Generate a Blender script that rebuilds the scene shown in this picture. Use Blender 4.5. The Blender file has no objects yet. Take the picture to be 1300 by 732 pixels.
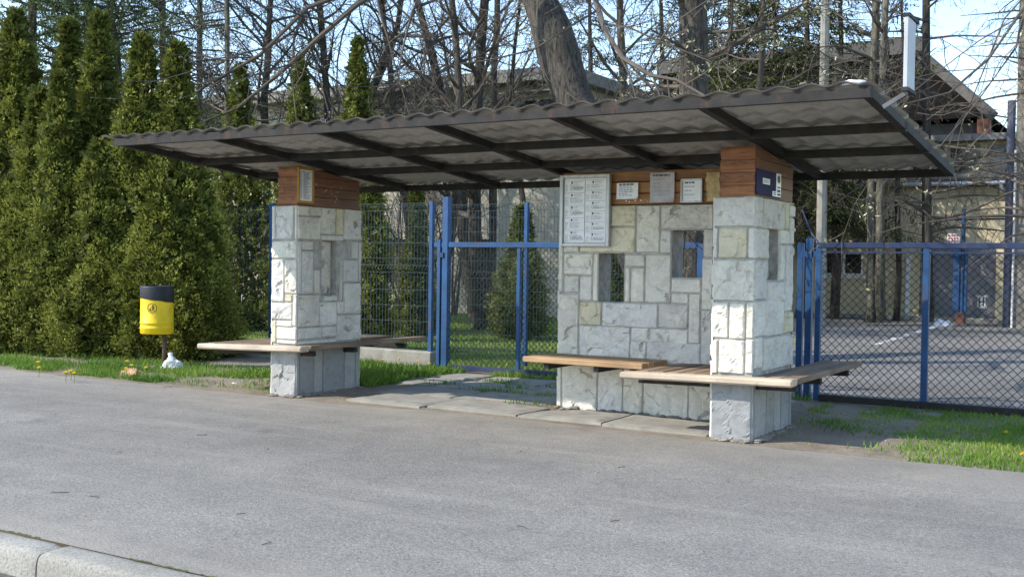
import bpy, math, random
import numpy as np
from mathutils import Vector, Matrix, noise

random.seed(7)
rng = np.random.default_rng(7)
V = Vector
COL = bpy.context.scene.collection
SC = bpy.context.scene

# ------------------------------------------------------------------ camera geometry (used to survey positions)
EYE = 1.35
FPX, YAW, PITCH, ROLL = 1400.5, .5468, .0223, .0144
FW = V((-math.sin(YAW) * math.cos(PITCH), math.cos(YAW) * math.cos(PITCH), -math.sin(PITCH)))
_r0 = V((math.cos(YAW), math.sin(YAW), 0)); _u0 = _r0.cross(FW)
RT = math.cos(ROLL) * _r0 + math.sin(ROLL) * _u0
UP = -math.sin(ROLL) * _r0 + math.cos(ROLL) * _u0
CAM = V((0, 0, EYE))
def ray(px, py): return FW + RT * ((px - 650) / FPX) - UP * ((py - 366) / FPX)
def ony(px, py, y):
    d = ray(px, py); return CAM + d * (y / d.y)
def onx(px, py, x):
    d = ray(px, py); return CAM + d * (x / d.x)
def onz(px, py, z=0.0):
    d = ray(px, py); return CAM + d * ((z - EYE) / d.z)

# ------------------------------------------------------------------ node helpers
def new_mat(name):
    m = bpy.data.materials.new(name); m.use_nodes = True
    nt = m.node_tree; b = nt.nodes['Principled BSDF']
    return m, nt, b
def nd(nt, t, **k):
    n = nt.nodes.new(t)
    for a, v in k.items(): setattr(n, a, v)
    return n
def coords(nt, scale=(1, 1, 1), kind='Object'):
    tc = nd(nt, 'ShaderNodeTexCoord'); mp = nd(nt, 'ShaderNodeMapping')
    mp.inputs['Scale'].default_value = scale
    nt.links.new(tc.outputs[kind], mp.inputs['Vector']); return mp.outputs['Vector']
def noi(nt, vec, scale, detail=4, rough=.55, dist=0):
    n = nd(nt, 'ShaderNodeTexNoise'); n.inputs['Scale'].default_value = scale
    n.inputs['Detail'].default_value = detail; n.inputs['Roughness'].default_value = rough
    n.inputs['Distortion'].default_value = dist
    nt.links.new(vec, n.inputs['Vector']); return n.outputs['Fac']
def ramp(nt, fac, stops):
    r = nd(nt, 'ShaderNodeValToRGB'); e = r.color_ramp.elements
    while len(e) < len(stops): e.new(.5)
    for i, (p, c) in enumerate(stops):
        e[i].position = p; e[i].color = (c[0], c[1], c[2], 1) if len(c) > 2 else (c[0],) * 3 + (1,)
    nt.links.new(fac, r.inputs['Fac']); return r.outputs['Color']
def mix(nt, a, b, fac, mode='MIX'):
    m = nd(nt, 'ShaderNodeMix', data_type='RGBA', blend_type=mode)
    for s, v in ((6, a), (7, b)):
        if hasattr(v, 'node'): nt.links.new(v, m.inputs[s])
        else: m.inputs[s].default_value = (*v, 1)
    if hasattr(fac, 'node'): nt.links.new(fac, m.inputs[0])
    else: m.inputs[0].default_value = fac
    return m.outputs[2]
def bump(nt, b, h, strength=.4, dist=.01):
    n = nd(nt, 'ShaderNodeBump'); n.inputs['Strength'].default_value = strength
    n.inputs['Distance'].default_value = dist
    nt.links.new(h, n.inputs['Height']); nt.links.new(n.outputs['Normal'], b.inputs['Normal'])
def setc(nt, b, c):
    if hasattr(c, 'node'): nt.links.new(c, b.inputs['Base Color'])
    else: b.inputs['Base Color'].default_value = (*c, 1)

def plain(name, c, rough=.6, var=.25, scale=8, metal=0, spec=.4):
    m, nt, b = new_mat(name); v = coords(nt)
    f = noi(nt, v, scale, 5)
    lo = tuple(x * (1 - var) for x in c); hi = tuple(min(1, x * (1 + var)) for x in c)
    setc(nt, b, ramp(nt, f, [(.3, lo), (.7, hi)]))
    b.inputs['Roughness'].default_value = rough; b.inputs['Metallic'].default_value = metal
    b.inputs['Specular IOR Level'].default_value = spec
    return m

M = {}
# asphalt of the pavement: pale, gritty
def dust(nt, v, c):
    """sandy dust washed towards the verge and the kerb, plus old oil spots and a few repaired patches"""
    sx = nd(nt, 'ShaderNodeSeparateXYZ'); nt.links.new(v, sx.inputs[0])
    n1 = noi(nt, v, 1.3, 5, .65)
    for (a, b_) in ((7.0, 8.1), (3.95, 3.4)):
        mr = nd(nt, 'ShaderNodeMapRange'); mr.inputs[1].default_value = a; mr.inputs[2].default_value = b_; nt.links.new(sx.outputs[1], mr.inputs[0])
        k = nd(nt, 'ShaderNodeMath', operation='MULTIPLY'); nt.links.new(mr.outputs[0], k.inputs[0]); nt.links.new(ramp(nt, n1, [(.32, (.15,) * 3), (.7, (.75,) * 3)]), k.inputs[1])
        c = mix(nt, c, (.36, .325, .275), k.outputs[0])
    oil = noi(nt, v, 1.05, 3, .5, .3)
    c = mix(nt, c, ramp(nt, oil, [(.66, (1,) * 3), (.74, (.72, .715, .71))]), 1, 'MULTIPLY')
    wv = noi(nt, coords(nt, (.06, .9, 1)), 1.0, 3, .5)
    return mix(nt, c, ramp(nt, wv, [(.35, (.9,) * 3), (.65, (1.09, 1.085, 1.07))]), 1, 'MULTIPLY')
def asphalt(name, dark, light, patch=.18):
    m, nt, b = new_mat(name); v = coords(nt)
    fine = noi(nt, v, 55, 4, .75); grit = noi(nt, v, 120, 2, .8)
    big = noi(nt, v, .55, 5, .6, .4); mid = noi(nt, v, 3.2, 5, .65)
    c = ramp(nt, fine, [(.3, dark), (.7, light)])
    c = mix(nt, c, ramp(nt, grit, [(.34, (.3,) * 3), (.5, (1,) * 3), (.66, (1.65,) * 3)]), .5, 'MULTIPLY')
    ag = nd(nt, 'ShaderNodeTexVoronoi'); ag.inputs['Scale'].default_value = 78; nt.links.new(v, ag.inputs['Vector'])
    sp = nd(nt, 'ShaderNodeSeparateColor'); nt.links.new(ag.outputs['Color'], sp.inputs[0])
    c = mix(nt, c, ramp(nt, sp.outputs[0], [(0, (.42, .42, .43)), (.45, (.95, .95, .95)), (.8, (1.12, 1.11, 1.09)), (1, (1.5, 1.48, 1.45))]), .48, 'MULTIPLY')
    c = dust(nt, v, c) if name == 'pavement_asphalt' else c
    c = mix(nt, c, ramp(nt, big, [(.3, (1 - patch,) * 3), (.7, (1 + patch * .7,) * 3)]), 1, 'MULTIPLY')
    c = mix(nt, c, ramp(nt, mid, [(.3, (.88, .88, .88)), (.7, (1.08, 1.07, 1.05))]), 1, 'MULTIPLY')
    # dusty streaks running along the kerb
    sv = coords(nt, (.22, 2.6, 1)); st = noi(nt, sv, 1.5, 4, .6)
    c = mix(nt, c, (light[0] * 1.12, light[1] * 1.08, light[2]), ramp(nt, st, [(.56, (0,) * 3), (.72, (.55,) * 3)]))
    # a few hairline cracks
    vo = nd(nt, 'ShaderNodeTexVoronoi', feature='DISTANCE_TO_EDGE'); vo.inputs['Scale'].default_value = .35
    wv = nd(nt, 'ShaderNodeVectorMath', operation='ADD')
    nz = nd(nt, 'ShaderNodeTexNoise'); nz.inputs['Scale'].default_value = 2.2; nt.links.new(v, nz.inputs['Vector'])
    nt.links.new(v, wv.inputs[0]); nt.links.new(nz.outputs['Color'], wv.inputs[1]); nt.links.new(wv.outputs[0], vo.inputs['Vector'])
    c = mix(nt, (dark[0] * .55,) * 3, c, ramp(nt, vo.outputs['Distance'], [(.0, (.55,) * 3), (.0035, (1,) * 3)]))
    setc(nt, b, c); b.inputs['Roughness'].default_value = .9
    bump(nt, b, fine, .8, .012); return m
M['asphalt'] = asphalt('pavement_asphalt', (.222, .206, .182), (.312, .292, .262))
M['road'] = asphalt('road_asphalt', (.075, .075, .075), (.13, .128, .124))
M['yard'] = asphalt('yard_asphalt', (.14, .133, .122), (.25, .237, .215), .3)

def soil_mat():
    m, nt, b = new_mat('soil'); v = coords(nt)
    a = noi(nt, v, 2.2, 6, .65); f = noi(nt, v, 45, 4, .7)
    c = ramp(nt, a, [(.3, (.17, .135, .095)), (.55, (.27, .225, .165)), (.75, (.34, .295, .225))])
    c = mix(nt, c, ramp(nt, f, [(.3, (.6,) * 3), (.7, (1.3,) * 3)]), .8, 'MULTIPLY')
    setc(nt, b, c); b.inputs['Roughness'].default_value = .95; bump(nt, b, f, .7, .02); return m
M['soil'] = soil_mat()
def lawn_mat():
    m, nt, b = new_mat('lawn_ground'); v = coords(nt)
    a = noi(nt, v, 1.1, 6, .65); f = noi(nt, v, 30, 4, .7)
    c = ramp(nt, a, [(.3, (.09, .13, .025)), (.6, (.14, .20, .035)), (.8, (.20, .23, .07))])
    c = mix(nt, c, ramp(nt, f, [(.3, (.5,) * 3), (.7, (1.4,) * 3)]), .8, 'MULTIPLY')
    setc(nt, b, c); b.inputs['Roughness'].default_value = .9; bump(nt, b, f, .9, .03); return m
M['lawn'] = lawn_mat()

def attr_mat(name, attr, c0, c1, rough=.7, trans=0.0, sub=None):
    """base colour from a per-face tint attribute (0..1)"""
    m, nt, b = new_mat(name)
    a = nd(nt, 'ShaderNodeAttribute'); a.attribute_name = attr
    stops = [(0, c0), (1, c1)] if sub is None else [(0, c0), (.5, sub), (1, c1)]
    c = ramp(nt, a.outputs['Fac'], stops)
    setc(nt, b, c); b.inputs['Roughness'].default_value = rough
    b.inputs['Specular IOR Level'].default_value = .25
    if trans:
        t = nd(nt, 'ShaderNodeBsdfTranslucent'); nt.links.new(c, t.inputs['Color'])
        mx = nd(nt, 'ShaderNodeMixShader'); mx.inputs[0].default_value = trans
        out = nt.nodes['Material Output']
        nt.links.new(b.outputs[0], mx.inputs[1]); nt.links.new(t.outputs[0], mx.inputs[2])
        nt.links.new(mx.outputs[0], out.inputs['Surface'])
    return m
M['grass'] = attr_mat('grass_blades', 'tint', (.07, .15, .02), (.28, .36, .07), .6, .3, (.14, .255, .035))
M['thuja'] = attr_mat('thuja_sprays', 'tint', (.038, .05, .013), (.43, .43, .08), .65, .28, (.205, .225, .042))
M['spruce'] = attr_mat('spruce_needles', 'tint', (.018, .028, .012), (.11, .12, .04), .7, .15)
M['larch'] = attr_mat('larch_needles', 'tint', (.06, .10, .03), (.20, .26, .09), .7, .3)
M['buds'] = attr_mat('young_leaf_buds', 'tint', (.34, .33, .14), (.75, .70, .48), .6, .25)
M['dryleaf'] = attr_mat('dry_leaves', 'tint', (.16, .09, .04), (.5, .42, .3), .8)

def bark_mat(name, c, vscale=14):
    m, nt, b = new_mat(name); v = coords(nt, (1, 1, .16))
    a = noi(nt, v, vscale, 6, .7, .6); f = noi(nt, coords(nt), 2.0, 4)
    c1 = ramp(nt, a, [(.40, tuple(x * .30 for x in c)), (.5, c), (.64, tuple(x * 1.6 for x in c))])
    c1 = mix(nt, c1, ramp(nt, f, [(.35, (.75, .78, .7)), (.7, (1.2, 1.15, 1.1))]), 1, 'MULTIPLY')
    setc(nt, b, c1); b.inputs['Roughness'].default_value = .92
    bump(nt, b, a, 1.0, .07); return m
M['bark'] = bark_mat('lime_bark', (.085, .073, .062), 26)
M['bark_dark'] = bark_mat('dark_bark', (.055, .046, .038))
M['bark_grey'] = bark_mat('grey_bark', (.13, .12, .095))
M['twig'] = plain('twig_bark', (.095, .078, .062), .9, .35, 5)
M['twig_pale'] = plain('pale_twig_bark', (.20, .175, .14), .9, .3, 5)

def stone_mat():
    m, nt, b = new_mat('split_face_stone'); v = coords(nt)
    a = nd(nt, 'ShaderNodeAttribute'); a.attribute_name = 'tone'
    n1 = noi(nt, v, 5, 6, .6, 1.2); n2 = noi(nt, v, 32, 4, .6)
    c = mix(nt, a.outputs['Color'], ramp(nt, n1, [(.3, (.83, .83, .84)), (.55, (1, 1, 1)), (.75, (1.06, 1.05, 1.02))]), 1, 'MULTIPLY')
    # ochre iron stains
    st = noi(nt, v, 1.9, 5, .65, .8)
    c = mix(nt, c, (.56, .46, .30), ramp(nt, st, [(.6, (0,) * 3), (.74, (.40,) * 3)]))
    c = mix(nt, c, ramp(nt, n2, [(.3, (.88,) * 3), (.6, (1.04,) * 3)]), .8, 'MULTIPLY')
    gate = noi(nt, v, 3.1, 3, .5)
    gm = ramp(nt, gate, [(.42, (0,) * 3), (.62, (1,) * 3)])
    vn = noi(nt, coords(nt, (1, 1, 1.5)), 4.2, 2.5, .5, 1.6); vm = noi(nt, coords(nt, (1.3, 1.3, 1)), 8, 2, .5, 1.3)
    for f, wd, al in ((vn, .014, .40), (vm, .013, .26)):  # crevice shade of the split faces, painted into the colour as thin dark lines
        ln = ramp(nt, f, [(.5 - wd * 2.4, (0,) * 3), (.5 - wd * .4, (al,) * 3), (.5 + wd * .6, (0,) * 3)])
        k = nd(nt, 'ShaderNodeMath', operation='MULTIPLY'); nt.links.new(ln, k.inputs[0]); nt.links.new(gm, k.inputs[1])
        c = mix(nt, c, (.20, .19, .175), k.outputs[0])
    setc(nt, b, c); b.inputs['Roughness'].default_value = .85
    hs = nd(nt, 'ShaderNodeMath', operation='ADD'); nt.links.new(n1, hs.inputs[0]); nt.links.new(vn, hs.inputs[1])
    bump(nt, b, hs.outputs[0], .45, .018); return m
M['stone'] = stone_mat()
M['mortar'] = plain('grey_mortar', (.36, .345, .315), .95, .3, 14)
M['concrete'] = plain('weathered_concrete', (.285, .27, .235), .93, .28, 6)
M['concrete_dark'] = plain('dark_concrete', (.22, .20, .17), .93, .3, 5)

def wood_mat(name, lo, hi, axis='X', gloss=.7):
    m, nt, b = new_mat(name)
    s = {'X': (.8, 14, 14), 'Y': (14, .8, 14), 'Z': (14, 14, .8)}[axis]
    v = coords(nt, s); g = noi(nt, v, 2.2, 6, .7, .5); w = noi(nt, coords(nt), 3, 4)
    c = ramp(nt, g, [(.3, lo), (.7, hi)])
    c = mix(nt, c, ramp(nt, w, [(.3, (.75,) * 3), (.7, (1.2,) * 3)]), 1, 'MULTIPLY')
    ge = nd(nt, 'ShaderNodeNewGeometry')
    c = mix(nt, c, ramp(nt, ge.outputs['Random Per Island'], [(0, (.72, .70, .68)), (.5, (1, 1, 1)), (1, (1.2, 1.2, 1.22))]), 1, 'MULTIPLY')
    st = noi(nt, coords(nt), 9, 5, .7)
    c = mix(nt, c, ramp(nt, st, [(.62, (1,) * 3), (.75, (.62, .6, .58))]), 1, 'MULTIPLY')
    setc(nt, b, c); b.inputs['Roughness'].default_value = gloss
    bump(nt, b, g, .35, .006); return m
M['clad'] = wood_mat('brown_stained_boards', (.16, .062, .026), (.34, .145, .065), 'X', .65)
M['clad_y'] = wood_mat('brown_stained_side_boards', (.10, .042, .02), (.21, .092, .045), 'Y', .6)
M['clad_or'] = wood_mat('orange_stained_boards', (.22, .09, .028), (.45, .21, .07), 'X', .55)
M['slat_y'] = wood_mat('grey_brown_bench_slats', (.15, .10, .065), (.33, .24, .165), 'Y', .8)
M['slat_x'] = wood_mat('honey_bench_slats', (.32, .19, .09), (.56, .37, .20), 'X', .7)
M['board_pale'] = wood_mat('bleached_bench_board', (.42, .33, .24), (.68, .58, .46), 'X', .8)

M['steel'] = plain('dark_painted_steel', (.030, .028, .027), .75, .35, 7, 0, .25)
M['tile_top'] = plain('brown_roof_sheet', (.085, .075, .068), .85, .35, 5, 0, .2)
def under_mat():
    m, nt, b = new_mat('weathered_sheet_underside'); v = coords(nt)
    a = noi(nt, v, 1.6, 6, .65); f = noi(nt, v, 26, 4)
    c = ramp(nt, a, [(.3, (.36, .335, .305)), (.7, (.50, .465, .42))])
    c = mix(nt, c, ramp(nt, f, [(.3, (.85,) * 3), (.7, (1.1,) * 3)]), 1, 'MULTIPLY')
    setc(nt, b, c); b.inputs['Roughness'].default_value = .7; return m
M['tile_under'] = under_mat()
M['blue'] = plain('blue_gate_paint', (.014, .066, .175), .5, .25, 6)
M['blue_dark'] = plain('faded_navy_paint', (.016, .032, .085), .55, .3, 6)
M['mesh_blue'] = plain('fence_wire_blue', (.045, .068, .082), .6, .25, 9)
M['chain'] = plain('rusty_dark_chain_wire', (.016, .015, .014), .8, .35, 20, 0, .15)
M['chain_green'] = plain('green_chain_wire', (.022, .034, .028), .7, .3, 20, 0, .2)
M['paper'] = plain('white_paper', (.78, .79, .82), .3, .06, 9)
M['paper_grey'] = plain('foil_wrapped_paper', (.42, .39, .42), .3, .12, 14)
M['paper_old'] = plain('yellowed_paper', (.50, .38, .19), .7, .3, 18)
M['ink'] = plain('printed_ink', (.08, .085, .11), .6, .2, 30)
M['ink_pale'] = plain('pale_printed_ink', (.30, .31, .37), .6, .2, 30)
M['alu'] = plain('dull_aluminium', (.46, .47, .48), .4, .15, 12, .3)
M['ochre'] = plain('ochre_frame_paint', (.42, .22, .02), .5, .2, 10)
M['navy'] = plain('navy_sign_panel', (.030, .030, .085), .7, .15, 6, 0, .15)
M['yellow'] = plain('yellow_bin_plastic', (.80, .55, .010), .5, .16, 7)
M['black'] = plain('black_bin_plastic', (.022, .024, .032), .55, .35, 9)
M['brown_pole'] = plain('rusty_brown_post', (.09, .055, .04), .7, .4, 9)
M['bag'] = plain('white_plastic_bag', (.74, .74, .74), .4, .05, 10)
M['cardboard'] = plain('crumpled_brown_paper', (.42, .26, .13), .8, .25, 10)
M['dandelion'] = plain('dandelion_yellow', (.85, .60, .01), .6, .1, 20)
M['stem'] = plain('green_stem', (.12, .22, .05), .6, .2, 20)
def render_mat(name, lo, hi, stain):
    m, nt, b = new_mat(name); v = coords(nt)
    a = noi(nt, v, .8, 6, .7); f = noi(nt, v, 12, 4); s = noi(nt, coords(nt, (1.4, 1.4, .18)), 1.6, 5, .6)
    c = ramp(nt, a, [(.3, lo), (.7, hi)])
    c = mix(nt, c, stain, ramp(nt, s, [(.5, (0,) * 3), (.75, (.6,) * 3)]))
    c = mix(nt, c, ramp(nt, f, [(.3, (.85,) * 3), (.7, (1.1,) * 3)]), 1, 'MULTIPLY')
    setc(nt, b, c); b.inputs['Roughness'].default_value = .92; bump(nt, b, f, .3, .01); return m
M['cream'] = render_mat('cream_wall_render', (.52, .43, .26), (.66, .57, .39), (.42, .36, .25))
M['tan'] = render_mat('tan_wall_render', (.40, .36, .29), (.54, .50, .41), (.31, .28, .22))
M['darkwall'] = render_mat('dark_wall_render', (.06, .055, .05), (.11, .10, .09), (.05, .045, .04))
M['greydoor'] = render_mat('grey_door_paint', (.19, .19, .21), (.25, .25, .27), (.17, .165, .165))
M['rooftile'] = plain('dark_roof_covering', (.012, .010, .009), .95, .35, 3, 0, .05)
M['roofedge'] = plain('pale_roof_edge', (.22, .21, .19), .85, .3, 3)
M['white'] = plain('white_paint', (.68, .68, .67), .5, .1, 6)
M['red'] = plain('faded_red_print', (.42, .05, .05), .6, .2, 14)
M['zinc'] = plain('zinc_gutter', (.36, .37, .39), .45, .25, 5, .4)
def glass_mat():
    m, nt, b = new_mat('dark_window_glass'); setc(nt, b, (.018, .02, .024))
    b.inputs['Roughness'].default_value = .12; b.inputs['Specular IOR Level'].default_value = .6; return m
M['glass'] = glass_mat()
M['moss'] = plain('kerb_moss', (.10, .11, .035), .95, .4, 20)
def granite_mat():
    m, nt, b = new_mat('kerb_concrete'); v = coords(nt)
    a = noi(nt, v, 1.8, 5); f = noi(nt, v, 70, 3, .8)
    c = ramp(nt, a, [(.3, (.25, .235, .205)), (.7, (.35, .335, .30))])
    c = mix(nt, c, ramp(nt, f, [(.32, (.5, .47, .43)), (.5, (1, 1, 1)), (.68, (1.35, 1.35, 1.3))]), .75, 'MULTIPLY')
    setc(nt, b, c); b.inputs['Roughness'].default_value = .9; bump(nt, b, f, .7, .008); return m
M['kerb'] = granite_mat()

def weather(m, stain, amount=.6, scale=5.5, lo=.56, hi=.66, streak=True):
    nt = m.node_tree; b = nt.nodes['Principled BSDF']; src = b.inputs['Base Color'].links[0].from_socket
    f = noi(nt, coords(nt, (1, 1, .45 if streak else 1)), scale, 7, .72); g2 = noi(nt, coords(nt), scale * 9, 4, .7)
    a = nd(nt, 'ShaderNodeMath', operation='MULTIPLY_ADD'); nt.links.new(g2, a.inputs[0]); a.inputs[1].default_value = .28; nt.links.new(f, a.inputs[2])
    k = ramp(nt, a.outputs[0], [(lo + .14, (0,) * 3), (hi + .14, (amount,) * 3)])
    nt.links.new(mix(nt, src, stain, k), b.inputs['Base Color'])
weather(M['steel'], (.085, .048, .03), .7); weather(M['blue'], (.10, .055, .035), .75, 6, .60, .64); weather(M['blue_dark'], (.09, .05, .03), .75, 6, .58, .64)
weather(M['yellow'], (.20, .13, .03), .55, 8, .56, .72); weather(M['alu'], (.2, .18, .15), .5, 10); weather(M['tile_top'], (.05, .055, .03), .6, 3, .5, .62, False); weather(M['tile_under'], (.17, .14, .115), .4, 2.4, .52, .68, False)
weather(M['concrete'], (.15, .135, .11), .6, 3, .5, .68, False); weather(M['kerb'], (.17, .16, .12), .5, 3, .5, .68, False)

# ------------------------------------------------------------------ mesh builder
class MB:
    def __init__(s): s.v = []; s.f = []; s.m = []; s.a = []
    def add(s, vs, fs, mi=0, a=0.5):
        o = len(s.v); s.v.extend(vs)
        for f in fs:
            s.f.append(tuple(i + o for i in f)); s.m.append(mi); s.a.append(a)
    def box(s, x0, y0, z0, x1, y1, z1, mi=0, bev=0.0, a=.5):
        if bev <= 0:
            vs = [(x, y, z) for z in (z0, z1) for y in (y0, y1) for x in (x0, x1)]
            s.add(vs, [(0, 2, 3, 1), (4, 5, 7, 6), (0, 1, 5, 4), (2, 6, 7, 3), (0, 4, 6, 2), (1, 3, 7, 5)], mi, a); return
        b = min(bev, (x1 - x0) * .45, (y1 - y0) * .45, (z1 - z0) * .45)
        s.add(*bevel_box(x0, y0, z0, x1, y1, z1, b), mi, a)
    def bar(s, p, q, w, h, mi=0, up=V((0, 0, 1)), a=.5):
        """rectangular bar from p to q, width w across, height h along up"""
        p = V(p); q = V(q); d = (q - p).normalized(); sd = d.cross(up)
        if sd.length < 1e-4: sd = d.cross(V((0, 1, 0)))
        sd.normalize(); u = sd.cross(d).normalized(); vs = []
        for c in (p, q):
            for i, j in ((-1, -1), (1, -1), (1, 1), (-1, 1)): vs.append(tuple(c + sd * (i * w / 2) + u * (j * h / 2)))
        s.add(vs, [(0, 1, 2, 3), (7, 6, 5, 4), (0, 4, 5, 1), (1, 5, 6, 2), (2, 6, 7, 3), (3, 7, 4, 0)], mi, a)
    def tube(s, pts, rad, n=6, mi=0, cap=True, a=.5, wob=0.0):
        o = len(s.v); k = len(pts); ref = V((.31, .57, .76))
        for i, p in enumerate(pts):
            t = (pts[min(i + 1, k - 1)] - pts[max(i - 1, 0)])
            if t.length < 1e-9: t = V((0, 0, 1))
            t.normalize(); x = t.cross(ref)
            if x.length < .05: x = t.cross(V((1, 0, 0)))
            x.normalize(); y = t.cross(x); r = rad[i] if hasattr(rad, '__len__') else rad
            for j in range(n):
                an = 2 * math.pi * j / n
                rr = r * (1 + (noise.noise(V((p.x * 1.3 + math.cos(an) * 1.5, p.y * 1.3 + math.sin(an) * 1.5, p.z * .9))) * wob if wob else 0))
                q = p + x * (math.cos(an) * rr) + y * (math.sin(an) * rr); s.v.append((q.x, q.y, q.z))
        for i in range(k - 1):
            for j in range(n):
                j2 = (j + 1) % n
                s.f.append((o + i * n + j, o + i * n + j2, o + (i + 1) * n + j2, o + (i + 1) * n + j)); s.m.append(mi); s.a.append(a)
        if cap:
            s.f.append(tuple(o + j for j in reversed(range(n)))); s.m.append(mi); s.a.append(a)
            s.f.append(tuple(o + (k - 1) * n + j for j in range(n))); s.m.append(mi); s.a.append(a)
    def lathe(s, prof, n=32, mi=0, c=(0, 0, 0), mfun=None):
        o = len(s.v)
        for r, z in prof:
            for j in range(n):
                an = 2 * math.pi * j / n; s.v.append((c[0] + r * math.cos(an), c[1] + r * math.sin(an), c[2] + z))
        for i in range(len(prof) - 1):
            for j in range(n):
                j2 = (j + 1) % n
                s.f.append((o + i * n + j, o + i * n + j2, o + (i + 1) * n + j2, o + (i + 1) * n + j)); s.m.append(mi); s.a.append(.5)
    def grid(s, fn, nu, nv, mi=0, flip=False):
        o = len(s.v)
        for i in range(nu + 1):
            for j in range(nv + 1): s.v.append(tuple(fn(i / nu, j / nv)))
        for i in range(nu):
            for j in range(nv):
                a = o + i * (nv + 1) + j; f = (a, a + nv + 1, a + nv + 2, a + 1)
                s.f.append(f[::-1] if flip else f); s.m.append(mi); s.a.append(.5)
    def build(s, name, mats, parent=None, smooth=False, attr=None, loc=None):
        me = bpy.data.meshes.new(name); me.from_pydata(s.v, [], s.f)
        for m in (mats if isinstance(mats, (list, tuple)) else [mats]): me.materials.append(m)
        if any(s.m): me.polygons.foreach_set('material_index', s.m)
        if smooth: me.polygons.foreach_set('use_smooth', [True] * len(s.f))
        if attr:
            at = me.attributes.new(attr, 'FLOAT', 'FACE'); at.data.foreach_set('value', s.a)
        me.update(); return link(name, me, parent, loc)

def bevel_box(x0, y0, z0, x1, y1, z1, b):
    vs = []; idx = {}
    X = (x0, x1); Y = (y0, y1); Z = (z0, z1)
    for i in (0, 1):
        for j in (0, 1):
            for k in (0, 1):
                sx, sy, sz = (1 - 2 * i), (1 - 2 * j), (1 - 2 * k)
                for ax in range(3):
                    p = [X[i] + sx * b, Y[j] + sy * b, Z[k] + sz * b]; p[ax] = (X[i], Y[j], Z[k])[ax]
                    idx[(i, j, k, ax)] = len(vs); vs.append(tuple(p))
    fs = []
    for ax in range(3):
        o = [a for a in range(3) if a != ax]
        for sd in (0, 1):
            q = []
            for (p, r) in ((0, 0), (1, 0), (1, 1), (0, 1)):
                c = [0, 0, 0]; c[ax] = sd; c[o[0]] = p; c[o[1]] = r; q.append(idx[(*c, ax)])
            fs.append(tuple(q))
    for ax in range(3):
        o = [a for a in range(3) if a != ax]
        for p in (0, 1):
            for r in (0, 1):
                c0 = [0, 0, 0]; c0[o[0]] = p; c0[o[1]] = r; c1 = list(c0); c1[ax] = 1
                fs.append((idx[(*c0, o[0])], idx[(*c1, o[0])], idx[(*c1, o[1])], idx[(*c0, o[1])]))
    for c in [(i, j, k) for i in (0, 1) for j in (0, 1) for k in (0, 1)]:
        fs.append((idx[(*c, 0)], idx[(*c, 1)], idx[(*c, 2)]))
    ce = V(((x0 + x1) / 2, (y0 + y1) / 2, (z0 + z1) / 2)); out = []
    for f in fs:
        p = [V(vs[i]) for i in f]; n = (p[1] - p[0]).cross(p[2] - p[0])
        out.append(f if n.dot(sum(p, V()) / len(p) - ce) > 0 else f[::-1])
    return vs, out

def link(name, data, parent=None, loc=None):
    o = bpy.data.objects.new(name, data); COL.objects.link(o)
    if parent is not None: o.parent = parent
    if loc is not None: o.location = loc
    return o
def tag(o, label=None, cat=None, group=None, kind=None):
    if label: o['label'] = label
    if cat: o['category'] = cat
    if group: o['group'] = group
    if kind: o['kind'] = kind
    return o
def thing(name, label, cat, loc=(0, 0, 0), group=None, rz=0):
    o = link(name, None, None, loc); o.rotation_euler.z = rz; o.empty_display_size = .2
    return tag(o, label, cat, group)
def struct(o): return tag(o, kind='structure')

def quads_mesh(name, P, tint, mat, parent=None, loc=None):
    """P: (N,4,3) float array of separate quads, tint: (N,)"""
    n = len(P); me = bpy.data.meshes.new(name)
    me.vertices.add(n * 4); me.vertices.foreach_set('co', np.ascontiguousarray(P, np.float32).ravel())
    me.loops.add(n * 4); me.loops.foreach_set('vertex_index', np.arange(n * 4, dtype=np.int32))
    me.polygons.add(n); me.polygons.foreach_set('loop_start', np.arange(0, n * 4, 4, dtype=np.int32))
    me.materials.append(mat)
    at = me.attributes.new('tint', 'FLOAT', 'FACE'); at.data.foreach_set('value', np.clip(tint, 0, 1).astype(np.float32))
    me.update(calc_edges=True); me.validate()
    return link(name, me, parent, loc)

def fan(c, d, w, L, W, kite=.45):
    """kite-shaped leaf quads from base c along d (N,3), side w, length L, width W"""
    L = L[:, None]; W = W[:, None]
    return np.stack([c, c + d * L * kite + w * W * .5, c + d * L, c + d * L * kite - w * W * .5], 1)
def unit(a): return a / np.maximum(np.linalg.norm(a, axis=-1, keepdims=True), 1e-9)

# ------------------------------------------------------------------ SETTING: ground, road, pavement
def edge_noise(x, s=1.0, amp=.05): return noise.noise(V((x * s, 3.7, 1.1))) * amp + noise.noise(V((x * s * 4.3, 8.1, 2.2))) * amp * .45

mb = MB()
mb.add([(-900, 8.0, -.035), (900, 8.0, -.035), (900, 1500, -.035), (-900, 1500, -.035)], [(0, 1, 2, 3)])
mb.add([(-900, -600, -.16), (900, -600, -.16), (900, 3.6, -.16), (-900, 3.6, -.16)], [(0, 1, 2, 3)])
struct(mb.build('ground', M['lawn']))
mb = MB(); mb.add([(-120, -9, -.135), (60, -9, -.135), (60, 3.19, -.135), (-120, 3.19, -.135)], [(0, 1, 2, 3)])
struct(mb.build('road', M['road']))
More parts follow.
